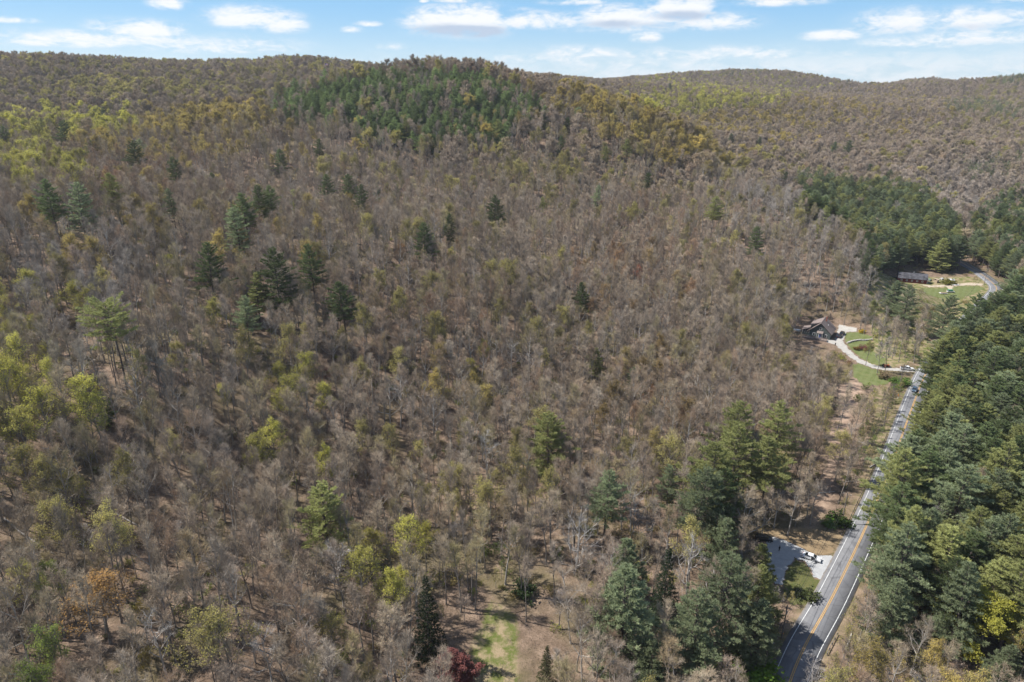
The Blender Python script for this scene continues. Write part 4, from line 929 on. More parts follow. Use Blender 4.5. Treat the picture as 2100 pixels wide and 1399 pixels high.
GROUPW = dict(bare='bare hardwoods of the hillside', leafy='budding hardwoods of the hillside', pine='pines of the valley and hilltop', sapling='roadside saplings')
def shade(t_):
    r, g, b = t_['tint']; f = FAM[t_['kind']]
    if f == 'pine': return 'dark green' if g < .27 else ('blue-green' if b > .16 else 'light green')
    if f == 'bare': return 'rust-brown' if r > 1.45*g else ('grey' if b > .8*r else ('olive-brown' if b < .55*r else 'brown'))
    return 'red' if g < .5*r else ('orange' if g < .66*r else ('golden' if g < .84*r else ('lime' if r > .3 else 'olive green')))
def zone_of(t_):
    if t_['px'] > 1780 and t_['py'] > 560: return 'in the woods right of the road'
    if t_['py'] < 330: return 'on the high ground below the skyline'
    if t_['px'] > 1560: return 'in the valley on the right'
    return ('on the upper slope', 'on the middle slope', 'on the lower slope')[min(2, int((t_['py']-330)//300))] + (' at left', ' in the centre', ' at right')[min(2, int(max(0, t_['px'])//530))]
picked = set()
for fam, lim in (('bare', 300), ('leafy', 300), ('pine', 300), ('sapling', 160)):
    have = sum(FAM[t_['kind']] == fam for t_ in NAMED)
    cand = sorted([t_ for t_ in T[len(NAMED):] if FAM[t_['kind']] == fam and inframe(t_)], key=lambda q: q['dep']/q['h'])[:max(0, lim-have)]
    cnt = {}; lab = {}
    for t_ in cand:
        d = [((t_['px']-a)**2 + (t_['py']-b)**2, a, b, c) for a, b, c in LM]; dd, a, b, c = min(d)
        dx, dy = t_['px']-a, t_['py']-b; side = ('right of' if dx > 0 else 'left of') if abs(dx) > abs(dy) else ('below' if dy > 0 else 'above')
        lab.setdefault((shade(t_), side, c), []).append((dd, id(t_), t_))
    for (sh, side, c), L in lab.items():
        for k, (_, _, t_) in enumerate(sorted(L, key=lambda q: q[0])):
            kw = KINDW[fam] + ('' if 'sapling' in KINDW[fam] else ' tree')
            if k < 18: lb = '%s %s, %s %s %s' % (sh, kw, ORD[k], side, c)
            else: lb = '%s %s farther out %s %s' % (sh, kw, side, c)
            make_tree(t_, dict(bare='bare_tree', leafy='budding_tree', pine='pine_tree', sapling='sapling')[fam], lb, GROUPW[fam]); picked.add(id(t_))

# everything past that: one scattered wood of each kind
def scatter(name, label, recs, sources):
    """recs: x y z sx sz rot vid tint; sources: joined meshes"""
    col = bpy.data.collections.new(name+'_source')
    for i, (V, Fs, ms) in enumerate(sources):
        o = bpy.data.objects.new('%s_source_%02d' % (name, i), mesh_arrays('%s_source_%02d' % (name, i), V, Fs, ms)); col.objects.link(o)
    me = bpy.data.meshes.new(name); A = np.array([r_[:3] for r_ in recs], np.float32); me.vertices.add(len(A)); me.vertices.foreach_set('co', A.ravel())
    def attr(nm, typ, vals, key):
        a = me.attributes.new(nm, typ, 'POINT'); a.data.foreach_set(key, np.ravel(vals))
    attr('scl', 'FLOAT_VECTOR', np.array([(r_[3], r_[3], r_[4]) for r_ in recs], np.float32), 'vector')
    attr('rotv', 'FLOAT_VECTOR', np.array([(0, 0, r_[5]) for r_ in recs], np.float32), 'vector')
    attr('vid', 'INT', np.array([r_[6] for r_ in recs], np.int32), 'value')
    attr('tint', 'FLOAT_VECTOR', np.array([r_[7] for r_ in recs], np.float32), 'vector')
    o = obj(name, me); ng = bpy.data.node_groups.new(name, 'GeometryNodeTree')
    ng.interface.new_socket('Geometry', in_out='INPUT', socket_type='NodeSocketGeometry'); ng.interface.new_socket('Geometry', in_out='OUTPUT', socket_type='NodeSocketGeometry')
    N = ng.nodes; gi = N.new('NodeGroupInput'); go = N.new('NodeGroupOutput'); ci = N.new('GeometryNodeCollectionInfo'); ci.inputs['Collection'].default_value = col
    ci.inputs['Separate Children'].default_value = True; ci.inputs['Reset Children'].default_value = True
    iop = N.new('GeometryNodeInstanceOnPoints'); iop.inputs['Pick Instance'].default_value = True
    def na(nm, typ):
        q = N.new('GeometryNodeInputNamedAttribute'); q.data_type = typ; q.inputs['Name'].default_value = nm; return q.outputs['Attribute']
    L = ng.links; L.new(gi.outputs[0], iop.inputs['Points']); L.new(ci.outputs[0], iop.inputs['Instance']); L.new(na('vid', 'INT'), iop.inputs['Instance Index'])
    e2r = N.new('FunctionNodeEulerToRotation'); L.new(na('rotv', 'FLOAT_VECTOR'), e2r.inputs[0]); L.new(e2r.outputs[0], iop.inputs['Rotation'])
    L.new(na('scl', 'FLOAT_VECTOR'), iop.inputs['Scale']); L.new(iop.outputs[0], go.inputs[0])
    md = o.modifiers.new('scatter', 'NODES'); md.node_group = ng
    o['kind'] = 'stuff'; o['label'] = label; o['category'] = 'woodland'; return o
rest = [t_ for t_ in T[len(NAMED):] if id(t_) not in picked]
for nm, lb, kinds in (('bare_woodland', 'brown and grey bare hardwoods covering the hills', ('bare', 'bare_far', 'slim')), ('budding_woodland', 'golden and lime budding hardwoods covering the far ridges', ('leafy', 'leafy_far')),
                      ('pine_woodland', 'dark pines scattered over the far hills', ('pine', 'lowpine', 'pine_far')), ('sapling_thicket', 'thin saplings in the roadside brush', ('sapling',))):
    src = []; off = {}
    for k_ in kinds: off[k_] = len(src); src += [p['joined'] for p in PROTO[k_]]
    rec = [(t_['x'], t_['y'], t_['z'], t_['s']*t_['wide'], t_['s'], t_['rot'], off[t_['kind']]+t_['v'], t_['tint']) for t_ in rest if t_['kind'] in kinds]
    if rec: scatter(nm, lb, rec, src)
# understorey
S = jgrid(60, 300, 4.2, 30); S = np.concatenate([S, jgrid(300, 520, 6.0, 30)]); sx_, sy_ = S[:, 0], S[:, 1]
k_ = dist_path(sx_, sy_, ROAD[::2]) > 6.0
for P_ in (padP, drive): k_ &= ~in_poly(sx_, sy_, P_)
k_ &= ~(in_poly(sx_, sy_, CLEAR) & (rng.uniform(size=len(sx_)) < .5))
LAWNS = [gpoly([(1728,680),(1790,688),(1815,735),(1880,745),(1850,775),(1815,795),(1745,790),(1745,745),(1735,720)]), gpoly([(1795,600),(1830,560),(1960,560),(2050,595),(1990,615),(1900,612)]), gpoly([(1555,1085),(1640,1078),(1720,1088),(1735,1100),(1690,1200),(1570,1200)]), gpoly([(1640,710),(1640,660),(1730,660),(1730,720)])]
for P_ in LAWNS: k_ &= ~in_poly(sx_, sy_, P_)
patch = wave(sx_, sy_, 60, 21) + wave(sx_, sy_, 22, 22)*.7
k_ &= (rng.uniform(size=len(sx_)) < np.clip(.55 + patch*.9, .12, .97)) & (dist_path(sx_, sy_, track) > 3.0); S = S[k_]; patch = patch[k_]
zz = hgt(S[:, 0], S[:, 1]); rec = []
for (a, b), c_, pt in zip(S, zz, patch):
    q = rng.uniform(); ti = (.27,.27,.065) if q < .35 else ((.21,.25,.055) if q < .55 else ((.30,.24,.10) if q < .85 else (.13,.16,.05)))
    v = int(rng.choice([0, 1, 2, 3], p=[.22, .26, .36, .16])); s_ = rng.uniform(.45, 1.5); rec.append((a, b, c_, s_*1.15, s_, rng.uniform(0, 6.28), v, ti))
o = scatter('undergrowth', 'low shrubs in early leaf and bare brush under the trees', rec, SHRUBS); o['category'] = 'undergrowth'
print('TREES', len(T), 'picked', len(picked), 'rest', len(rest), 'shrubs', len(rec))
# ------------------------------------------------------------------ buildings
def gz(x, y): return float(hgt(x, y))
M_WALLD = mat('dark_green_siding', (.085,.10,.095), .8, var=.18, vscale=3); M_ROOFB = mat('brown_shingles', (.215,.172,.155), .9, var=.2, vscale=4, bump=.4, bscale=12)
M_TRIM = mat('pale_trim', (.62,.62,.60), .7); M_GLASS = mat('window_glass', (.02,.025,.03), .08, spec=.6); M_DECK = mat('weathered_deck', (.24,.19,.165), .9, var=.25, vscale=3)
M_REDB = mat('barn_red', (.155,.030,.028), .85, var=.25, vscale=2.5); M_ROOFG = mat('grey_barn_roof', (.075,.073,.08), .9, var=.45, vscale=.7); M_WHITE = mat('white_paint', (.78,.78,.76), .5)
M_DOORB = mat('blue_door', (.08,.12,.30), .6); M_BRICK = mat('chimney_brick', (.25,.10,.07), .9); M_STEEL = mat('steel', (.45,.45,.46), .45, metal=.7); M_POLE = mat('weathered_pole', (.20,.17,.145), .95, var=.2, vscale=3)
M_STONE = mat('field_stone', (.42,.39,.36), .95, var=.3, vscale=2); M_BLACK = mat('black_rubber', (.02,.02,.021), .8); M_RUSTG = mat('dark_rusted_rail', (.14,.11,.105), .7, var=.3, vscale=2)
HA = R(-34)      # heading of the house ridge (it runs away to the right)
hc = gp(1680, 690, 1.0)
house = thing('house', 'dark green cottage with brown gable roof at the end of the gravel drive', 'house', (hc[0], hc[1], gz(hc[0], hc[1])), HA)
# local frame: x across the gable front, y along the ridge (away), origin at the middle of the front wall
house.scale = (1.12, 1.12, 1.2); W2, LEN, EV, RG = 4.4, 9.6, 3.0, 6.7
M = MB(); M.prism([(-W2,-.3),(W2,-.3),(W2,EV),(0,RG-.15),(-W2,EV)], 0, LEN); M.build('wall', M_WALLD, house)
def slab(p, q, y0, y1, th, mb):   # roof plane between two profile points
    (x0, z0), (x1, z1) = p, q; mb.hexa([(x0,y0,z0),(x1,y0,z1),(x1,y1,z1),(x0,y1,z0),(x0,y0,z0+th),(x1,y0,z1+th),(x1,y1,z1+th),(x0,y1,z0+th)])
rf = MB(); slab((0,RG),(W2+.75,EV-.62), -.6, LEN+.5, .16, rf); slab((-W2-.75,EV-.62),(0,RG), -.6, LEN+.5, .16, rf); roof = rf.build('roof', M_ROOFB, house)
M = MB(); M.prism([(-W2-.05,EV-.1),(-.6,EV+.6),(-.6,RG-.5),(-W2+.3,EV+1.95)], 1.2, LEN-.8); M.build('dormer_wall', M_WALLD, house)
rf = MB(); slab((-W2-.25,EV+1.75),(-.02,RG+.10), .9, LEN-.5, .15, rf); rf.build('dormer_roof', M_ROOFB, roof)
MB().box((1.0, 6.2, RG+.3), (.55,.55,1.9)).build('chimney', M_BRICK, roof); MB().tube((2.4,4.5,4.2),(2.4,4.5,5.3),.12).build('vent_pipe', M_WHITE, roof)
for (wx, wz, ww, wh) in ((.15,4.25,1.0,1.15),(-2.4,1.5,1.1,1.2),(2.6,1.5,1.1,1.2)):
    w_ = MB().box((wx,-.045,wz),(ww,.09,wh)).build('window', M_TRIM, house); MB().box((wx,-.096,wz),(ww-.3,.02,wh-.3)).build('pane', M_GLASS, w_)
for wy in (2.2, 6.2):
    w_ = MB().box((W2+.045,wy,1.6),(.09,1.2,1.2)).build('window', M_TRIM, house); MB().box((W2+.096,wy,1.6),(.02,.92,.92)).build('pane', M_GLASS, w_)
for wy in (3.0, 5.6):
    w_ = MB().box((-W2-.02,wy,EV+1.0),(.10,1.3,.8)).build('window', M_TRIM, house); MB().box((-W2-.078,wy,EV+1.0),(.02,1.05,.55)).build('pane', M_GLASS, w_)
d_ = MB().box((.2,-.05,1.05),(1.3,.10,2.1)).build('door', M_TRIM, house); MB().box((.2,-.108,1.02),(.92,.02,1.9)).build('door_leaf', M_DOORB, d_); MB().sphere((.55,-.14,1.0),.05).build('handle', M_STEEL, d_)
rf = MB(); rf.hexa([(-1.1,-1.3,2.45),(1.5,-1.3,2.45),(1.5,-.02,3.1),(-1.1,-.02,3.1),(-1.1,-1.3,2.57),(1.5,-1.3,2.57),(1.5,-.02,3.22),(-1.1,-.02,3.22)]); rf.build('entry_roof', M_ROOFB, house)
for xx in (-1.0, 1.4): MB().box((xx,-1.2,1.2),(.12,.12,2.5)).build('post', M_TRIM, house)
M = MB().box((-W2-1.6, 3.4, .45),(3.0,4.6,1.5)); M.build('sunroom_wall', M_WALLD, house)
for k_ in range(4): MB().box((-W2-2.9+k_*.87, 1.09, 1.75),(.14,.12,1.25)).build('post', M_TRIM, house)
for k_ in range(3): MB().box((-W2-2.46+k_*.87, 1.12, 1.75),(.70,.03,1.1)).build('pane', M_GLASS, house)
for k_ in range(4): MB().box((-W2-3.08, 1.4+k_*1.3, 1.75),(.12,.14,1.25)).build('post', M_TRIM, house)
MB().box((-W2-1.6,3.5,1.75),(2.7,4.3,1.2)).build('sunroom_inner', M_GLASS, house)
rf = MB(); slab((-W2-3.5,2.3),(-W2+.1,3.35), .7, 6.1, .14, rf); rf.build('sunroom_roof', M_ROOFB, roof)
dk = MB().box((-1.2,-2.5,.55),(10.2,2.4,.16)).build('deck', M_DECK, house)
for k_ in range(9): MB().box((-6.2+k_*1.25,-3.62,.75),(.12,.12,1.9)).build('deck_post', M_DECK, dk)
for zz_ in (1.62, 1.2): MB().box((-1.2,-3.62,zz_),(10.3,.09,.12)).build('deck_rail', M_DECK, dk)
MB().box((-1.2,-3.68,.28),(10.2,.05,.5)).build('deck_skirt', M_DECK, dk)

bc_ = gp(1869, 576, .5)
barn = thing('barn', 'long red barn with mottled grey roof at the far end of the lawn', 'barn', (bc_[0], bc_[1], gz(bc_[0], bc_[1])), R(-21))
BL, BW = 8.2, 3.6
pr_ = [(-BW,-.4),(BW,-.4),(BW,2.9),(0,5.6),(-BW,2.9)]
M = MB(); a = [M.bm.verts.new((-BL, x, z)) for x, z in pr_]; b = [M.bm.verts.new((BL, x, z)) for x, z in pr_]
M.bm.faces.new(a); M.bm.faces.new(b[::-1])
for i in range(5): M.bm.faces.new((a[i], b[i], b[(i+1) % 5], a[(i+1) % 5]))
M.build('wall', M_REDB, barn)
M = MB()
for s_ in (-1, 1): M.hexa([(-BL-.4,0,5.62),(BL+.4,0,5.62),(BL+.4,s_*(BW+.5),2.58),(-BL-.4,s_*(BW+.5),2.58),(-BL-.4,0,5.76),(BL+.4,0,5.76),(BL+.4,s_*(BW+.5),2.72),(-BL-.4,s_*(BW+.5),2.72)])
rf = M.build('roof', M_ROOFG, barn); MB().box((.6,.4,6.0),(.5,.5,1.0)).build('roof_vent', M_STEEL, rf)
for k_ in range(5):
    w_ = MB().box((-6.2+k_*2.95,-BW-.04,1.5),(.95,.08,.95)).build('window', M_WHITE, barn); MB().box((-6.2+k_*2.95,-BW-.088,1.5),(.6,.02,.6)).build('pane', M_GLASS, w_)
d_ = MB().box((BL+.045,0,1.2),(.09,2.6,2.4)).build('door', M_WHITE, barn); MB().box((BL+.098,0,1.15),(.02,2.2,2.1)).build('door_leaf', M_REDB, d_)
for s_ in (-1, 1): MB().box((BL+.03, s_*(BW-.02), 1.3),(.14,.14,3.2)).build('corner_board', M_WHITE, barn)

M_TARPW = mat('white_sheet', (.72,.72,.72), .6); M_BLUEP = mat('blue_plastic', (.04,.20,.55), .5); M_GREENP = mat('green_paint', (.04,.22,.13), .6); M_TIN = mat('pale_tin', (.55,.57,.58), .5)
def shed(px, py, name, label, sx_, sy_, h_, wm, rm, rz):
    c = gp(px, py, .3); t_ = thing(name, label, 'shed', (c[0], c[1], gz(c[0], c[1])), rz)
    M = MB().box((0,0,h_/2-.1),(sx_,sy_,h_+.2)); M.build('wall', wm, t_)
    M = MB()
    for s_ in (-1, 1): M.hexa([(-sx_/2-.2,0,h_+.75),(sx_/2+.2,0,h_+.75),(sx_/2+.2,s_*(sy_/2+.25),h_-.02),(-sx_/2-.2,s_*(sy_/2+.25),h_-.02),(-sx_/2-.2,0,h_+.85),(sx_/2+.2,0,h_+.85),(sx_/2+.2,s_*(sy_/2+.25),h_+.08),(-sx_/2-.2,s_*(sy_/2+.25),h_+.08)])
    M.build('roof', rm, t_); MB().box((0,-sy_/2-.04,.85),(.8,.07,1.7)).build('door', M_DECK, t_); return t_
shed(1950, 579, 'shed', 'small white-walled shed beside the round bush right of the barn', 3.2, 2.2, 1.9, M_TIN, M_TARPW, R(-10))
shed(1919, 578, 'shed', 'tan canvas shelter in the yard right of the barn', 3.0, 2.4, 1.7, mat('tan_canvas', (.48,.37,.25), .9), mat('tan_canvas', (.48,.37,.25), .9), R(40))
def bundle(px, py, name, label, cat, dims, m1, m2, rz, z=.3):
    c = gp(px, py, z); t_ = thing(name, label, cat, (c[0], c[1], gz(c[0], c[1])), rz); sx_, sy_, sz_ = dims
    M = MB().box((0,0,sz_*.35),(sx_,sy_,sz_*.75)).bevel(.08, 2); M.build('pile', m2, t_)
    M = MB(); n_ = 6; V = []
    for i in range(n_+1):
        for j in range(n_+1):
            u, v = i/n_*2-1, j/n_*2-1; V.append(M.bm.verts.new((u*sx_*.56, v*sy_*.56, sz_*(.78+.18*math.sin(i*1.9+j)*.4) - (abs(u)**6+abs(v)**6)*sz_*.45)))
    for i in range(n_):
        for j in range(n_): M.bm.faces.new((V[i*(n_+1)+j], V[(i+1)*(n_+1)+j], V[(i+1)*(n_+1)+j+1], V[i*(n_+1)+j+1]))
    M.build('cover', m1, t_, True); return t_
bundle(1891, 580, 'tarp_pile', 'bright blue tarp over a pile at the right corner of the barn', 'tarp', (2.2,1.8,1.1), M_BLUEP, M_DECK, .3)
bundle(1906, 575, 'tarp_pile', 'green covered pile in the yard right of the barn', 'tarp', (2.4,2.0,1.5), M_GREENP, M_DECK, .6)
bundle(1822, 571, 'covered_boat', 'white covered boat parked left of the barn', 'boat', (5.2,2.2,1.7), M_TARPW, M_TIN, R(-20))
bundle(1932, 571, 'tarp_pile', 'small white covered pile behind the round bush', 'tarp', (2.0,1.8,1.2), M_TARPW, M_DECK, .2)
bundle(1958, 584, 'sheet_stack', 'low stack of white sheets beside the barn drive', 'stack', (5.0,1.4,.5), M_TARPW, M_TIN, R(4))
# white tank behind the house
c = hc + np.array([-8.0, 8.5, 0]); tk = thing('gas_tank', 'white horizontal gas tank behind the cottage', 'tank', (c[0], c[1], gz(c[0], c[1])), R(-20))
MB().tube((-1.6,0,1.3),(1.6,0,1.3),.6,n=14).sphere((-1.6,0,1.3),.6,(.6,1,1)).sphere((1.6,0,1.3),.6,(.6,1,1)).build('tank', M_WHITE, tk, True)
for xx in (-1, 1): MB().box((xx,0,.3),(.3,.9,.8)).build('leg', M_STONE, tk)

# ------------------------------------------------------------------ vehicles
def paint(name, c): return mat('paint_'+name, c, .28, spec=.5, coat=.6)
M_TYRE = mat('tyre', (.018,.018,.018), .9); M_RIM = mat('rim', (.5,.5,.5), .35, metal=.8); M_LAMP = mat('lamp_glass', (.75,.75,.72), .15); M_TAIL = mat('tail_lamp', (.45,.02,.02), .3)
def car(px, py, rz, pm, label, kind='sedan', z=.0, cat='car', open_door=False, name='car', lift=.0):
    c = gp(px, py, z); t_ = thing(name, label, cat, (c[0], c[1], gz(c[0], c[1])+.08+lift), rz)
    L, Wd = {'sedan': (4.75, .90), 'suv': (4.7, .93), 'pickup': (5.6, .98), 'hatch': (4.2, .88)}[kind]; f, r = L/2, -L/2
    prof = {'sedan': [(r,.35),(r+.05,.78),(r+.35,.96),(r+.95,.98),(f-1.35,.95),(f-.35,.80),(f-.05,.62),(f,.35)],
            'suv':   [(r,.35),(r+.02,.95),(r+.25,1.05),(f-1.25,1.05),(f-.3,.95),(f-.03,.7),(f,.35)],
            'hatch': [(r,.35),(r+.02,.85),(r+.2,.98),(f-1.15,.95),(f-.3,.82),(f-.04,.62),(f,.35)],
            'pickup':[(r,.45),(r,1.08),(f-1.5,1.10),(f-.3,1.02),(f-.03,.8),(f,.42)]}[kind]
    M = MB(); M.prism(prof, -Wd, Wd).bevel(.06, 2); body = M.build('body', pm, t_)
    cab = {'sedan': (-1.75, -.95, .35, 1.15, .96, 1.44), 'suv': (-2.2, -1.95, .35, 1.2, 1.04, 1.72), 'hatch': (-1.95, -1.45, .3, 1.1, .96, 1.48), 'pickup': (-.9, -.75, .65, 1.35, 1.09, 1.80)}[kind]
    x0, x1, x2, x3, zb, zt = cab; wi, wt = Wd-.05, Wd-.24
    M = MB(); M.hexa([(x0,-wi,zb),(x3,-wi,zb),(x3,wi,zb),(x0,wi,zb),(x1,-wt,zt-.04),(x2,-wt,zt-.04),(x2,wt,zt-.04),(x1,wt,zt-.04)]); M.build('glasshouse', M_GLASS, t_)
    M = MB(); M.hexa([(x1-.05,-wt-.03,zt-.05),(x2+.05,-wt-.03,zt-.05),(x2+.05,wt+.03,zt-.05),(x1-.05,wt+.03,zt-.05),(x1+.1,-wt+.06,zt+.03),(x2-.1,-wt+.06,zt+.03),(x2-.1,wt-.06,zt+.03),(x1+.1,wt-.06,zt+.03)]); roof_ = M.build('roof', pm, t_)
    for s_ in (-1, 1):
        M = MB()
        for (xa, xb) in ((x0, x1), (x3, x2), ((x0+x3)/2, (x1+x2)/2)):
            M.hexa([(xa-.05,s_*(wi-.05),zb-.02),(xa+.05,s_*(wi-.05),zb-.02),(xa+.05,s_*(wi+.02),zb-.02),(xa-.05,s_*(wi+.02),zb-.02),(xb-.05,s_*(wt-.05),zt-.02),(xb+.05,s_*(wt-.05),zt-.02),(xb+.05,s_*(wt+.02),zt-.02),(xb-.05,s_*(wt+.02),zt-.02)])
        M.build('pillar', pm, roof_)
    rw = .36 if kind in ('pickup', 'suv') else .32
    for xx in (f-.9, r+.95):
        for s_ in (-1, 1):
            w_ = MB().tube((xx, s_*(Wd-.20), rw-.08),(xx, s_*(Wd+.02), rw-.08), rw, n=16).build('wheel', M_TYRE, t_); MB().tube((xx, s_*(Wd-.02), rw-.08),(xx, s_*(Wd+.035), rw-.08), rw*.62, n=12).build('rim', M_RIM, w_)
    for s_ in (-1, 1):
        MB().box((f-.10, s_*(Wd-.28), .72),(.12,.36,.14)).build('headlight', M_LAMP, t_); MB().box((r+.02, s_*(Wd-.18), .82),(.10,.26,.16)).build('taillight', M_TAIL, t_)
    if kind == 'pickup':
        M = MB().box((r+1.25,0,1.10),(2.3,Wd*2-.3,.06)); M.build('bed', M_BLACK, t_)
    if open_door:
        ang = R(-58); T_ = Matrix.Translation((.95,-Wd-.01,0)) @ Matrix.Rotation(-ang, 4, 'Z')
        M = MB(); M.box((-.55,-.03,.66),(1.1,.08,.62), M=T_); dr = M.build('door', pm, t_)
        M = MB(); M.box((-.58,-.03,1.18),(.95,.05,.40), M=T_); M.build('window', M_GLASS, dr)
        MB().box((.45,-Wd+.03,.72),(1.0,.10,.6)).build('door_opening', M_BLACK, t_)
    return t_
P_W = paint('white', (.75,.75,.75)); P_BK = paint('black', (.012,.012,.014)); P_BL = paint('blue_grey', (.05,.085,.13)); P_RD = paint('red', (.45,.02,.02)); P_SV = paint('silver', (.42,.44,.46)); P_DG = paint('dark_grey', (.05,.052,.056))
car(1664, 1147, R(-31), P_W, 'white sedan with a side door open on the gravel pad', 'sedan', open_door=True)
car(1566, 1108, R(-12), P_BK, 'black car in the shade at the back of the gravel pad', 'suv')
car(1860, 759, R(-16), P_W, 'white pickup truck at the mouth of the gravel drive', 'pickup', cat='truck', name='pickup_truck')
i0 = int(np.argmin(np.hypot(*(ROAD - gp(1874,801)[:2]).T))); tdir = ROAD[i0+1]-ROAD[i0]; hd = math.atan2(tdir[1], tdir[0])
pc_ = gp(1874.5, 802); car(1874.5, 802, hd+math.pi, P_BL, 'blue-grey car driving along the road under the pines', 'hatch', lift=.05)
a_ = R(90)+HA; c1 = hc + np.array([11.0, 1.5, 0]); dirv = np.array([math.cos(R(52)), math.sin(R(52))])
for k_, (lb) in enumerate(('front one of two black cars parked nose to tail beside the cottage', 'rear one of two black cars parked nose to tail beside the cottage')):
    q = c1[:2] + dirv*5.1*k_; px_, py_, _ = project(q[0], q[1], 1.0); car(float(px_), float(py_), R(52), P_BK, lb, 'suv' if k_ else 'sedan', z=1.0)
car(1801, 586, R(10), P_RD, 'red car at the near end of the row left of the barn', 'hatch', z=.3)
car(1803, 581, R(25), P_SV, 'silver car second in the row left of the barn', 'sedan', z=.3)
car(1808, 577, R(25), P_DG, 'dark grey car third in the row left of the barn', 'suv', z=.3)
car(1813, 574, R(25), P_W, 'white car at the far end of the row left of the barn', 'sedan', z=.3)
car(1812, 586, R(30), P_BL, 'dark blue car beside the red one left of the barn', 'sedan', z=.3)
car(1836, 572, R(-15), P_BK, 'black car between the covered boat and the barn', 'suv', z=.3)
# green topped jeep and flat trailer
jp = car(1949, 600, R(-8), P_W, 'white jeep with a green canvas top on the barn lawn', 'hatch', cat='jeep', name='jeep')
MB().box((-.35,0,1.45),(2.5,1.6,.62)).bevel(.08,2).build('canvas_top', M_GREENP, jp)
c = gp(1934, 603); tl = thing('flat_trailer', 'white flat trailer loaded with boards beside the jeep', 'trailer', (c[0], c[1], gz(c[0], c[1])), R(-6))
MB().box((0,0,.62),(4.2,1.9,.14)).build('deck', M_WHITE, tl)
for s_ in (-1, 1): MB().tube((-.3,s_*.95,.32),(-.3,s_*1.15,.32),.32,n=14).build('wheel', M_TYRE, tl)
MB().box((2.6,0,.55),(1.2,.12,.1)).build('drawbar', M_STEEL, tl)
for k_ in range(4): MB().box((.2,-.6+k_*.4,.82),(3.2,.22,.26)).build('board', mat('tan_board', (.42,.30,.2), .9), tl)
# orange tractor
P_OR = paint('orange', (.55,.11,.025)); c = gp(1816, 753.5); tr = thing('tractor', 'orange tractor with a front loader at the foot of the gravel drive', 'tractor', (c[0], c[1], gz(c[0], c[1])+.08), R(6))
MB().box((.75,0,.95),(1.5,.7,.6)).bevel(.08,2).build('hood', P_OR, tr); MB().box((-.55,0,.75),(1.2,.6,.4)).build('chassis', M_BLACK, tr); MB().box((-.7,0,1.1),(.5,.5,.12)).box((-.95,0,1.35),(.1,.5,.5)).build('seat', M_BLACK, tr)
for s_ in (-1, 1):
    w_ = MB().tube((-.75,s_*.42,.65),(-.75,s_*.82,.65),.65,n=18).build('wheel', M_TYRE, tr); MB().tube((-.75,s_*.6,.65),(-.75,s_*.84,.65),.36,n=12).build('rim', P_OR, w_)
    w_ = MB().tube((1.15,s_*.45,.38),(1.15,s_*.7,.38),.38,n=16).build('wheel', M_TYRE, tr); MB().tube((1.15,s_*.5,.38),(1.15,s_*.72,.38),.2,n=10).build('rim', P_OR, w_)
    MB().box((-.75,s_*.62,1.36),(.9,.42,.08)).build('fender', P_OR, tr); MB().tube((0,s_*.45,1.2),(1.9,s_*.45,.55),.07).build('loader_arm', P_OR, tr); MB().tube((-1.0,s_*.45,.9),(-1.0,s_*.45,2.2),.04).build('roll_bar', M_BLACK, tr)
MB().prism([(1.8,.15),(2.4,.12),(2.45,.18),(1.95,.25),(1.9,.8),(1.82,.8)], -.75, .75).build('bucket', M_STEEL, tr); MB().tube((.3,.2,1.2),(.3,.2,1.9),.04).build('exhaust', M_BLACK, tr)

# ------------------------------------------------------------------ roadside
def near_road_pt(px, py):
    g = gp(px, py)[:2]; i = int(np.argmin(np.hypot(*(ROAD-g).T))); return i
POLES = [(1567,1377,9.0,'utility pole beside the lit grass at the bottom left of the road'),(1603,1309,9.5,'utility pole with an orange marker left of the road near the bottom'),(1726,1073,10.5,'utility pole behind the guardrail above the gravel pad'),
         (1809.5,886,10.7,'utility pole with a side guy at the far end of the guardrail'),(1844,796,11,'utility pole below the white pickup'),(1880,735,11,'utility pole beyond the white pickup'),(2018,583,11,'utility pole where the barn drive meets the road')]
tops = []
for px_, py_, H_, lb in POLES:
    c = gp(px_, py_); z0 = gz(c[0], c[1]); i = int(np.argmin(np.hypot(*(ROAD-c[:2]).T))); td_ = ROAD[min(i+1, len(ROAD)-1)]-ROAD[i-1]; rz = math.atan2(td_[1], td_[0])
    t_ = thing('utility_pole', lb, 'utility pole', (c[0], c[1], z0), rz, 'utility poles along the road')
    MB().tube((0,0,-.5),(0,0,H_),.17,.12,n=10).build('pole', M_POLE, t_); MB().box((0,0,H_-.7),(.12,2.2,.12)).build('crossarm', M_POLE, t_)
    for yy in (-.95, .0, .95): MB().tube((0,yy,H_-.64),(0,yy,H_-.4),.05,n=6).build('insulator', M_WHITE, t_)
    MB().tube((.30,0,H_-2.6),(.30,0,H_-1.8),.2,n=10).build('transformer', M_STEEL, t_)
    if '1603' in str(px_): MB().box((0,-.2,1.5),(.25,.05,.35)).build('marker', mat('marker_orange', (.7,.25,.02), .6), t_)
    cr_, sr_ = math.cos(rz), math.sin(rz); tops.append([(c[0]-sr_*yy, c[1]+cr_*yy, z0+H_-.42) for yy in (-.95, 0, .95)] + [(c[0], c[1], z0+H_-3.0)])
M_WIRE = mat('cable', (.03,.03,.03), .7)
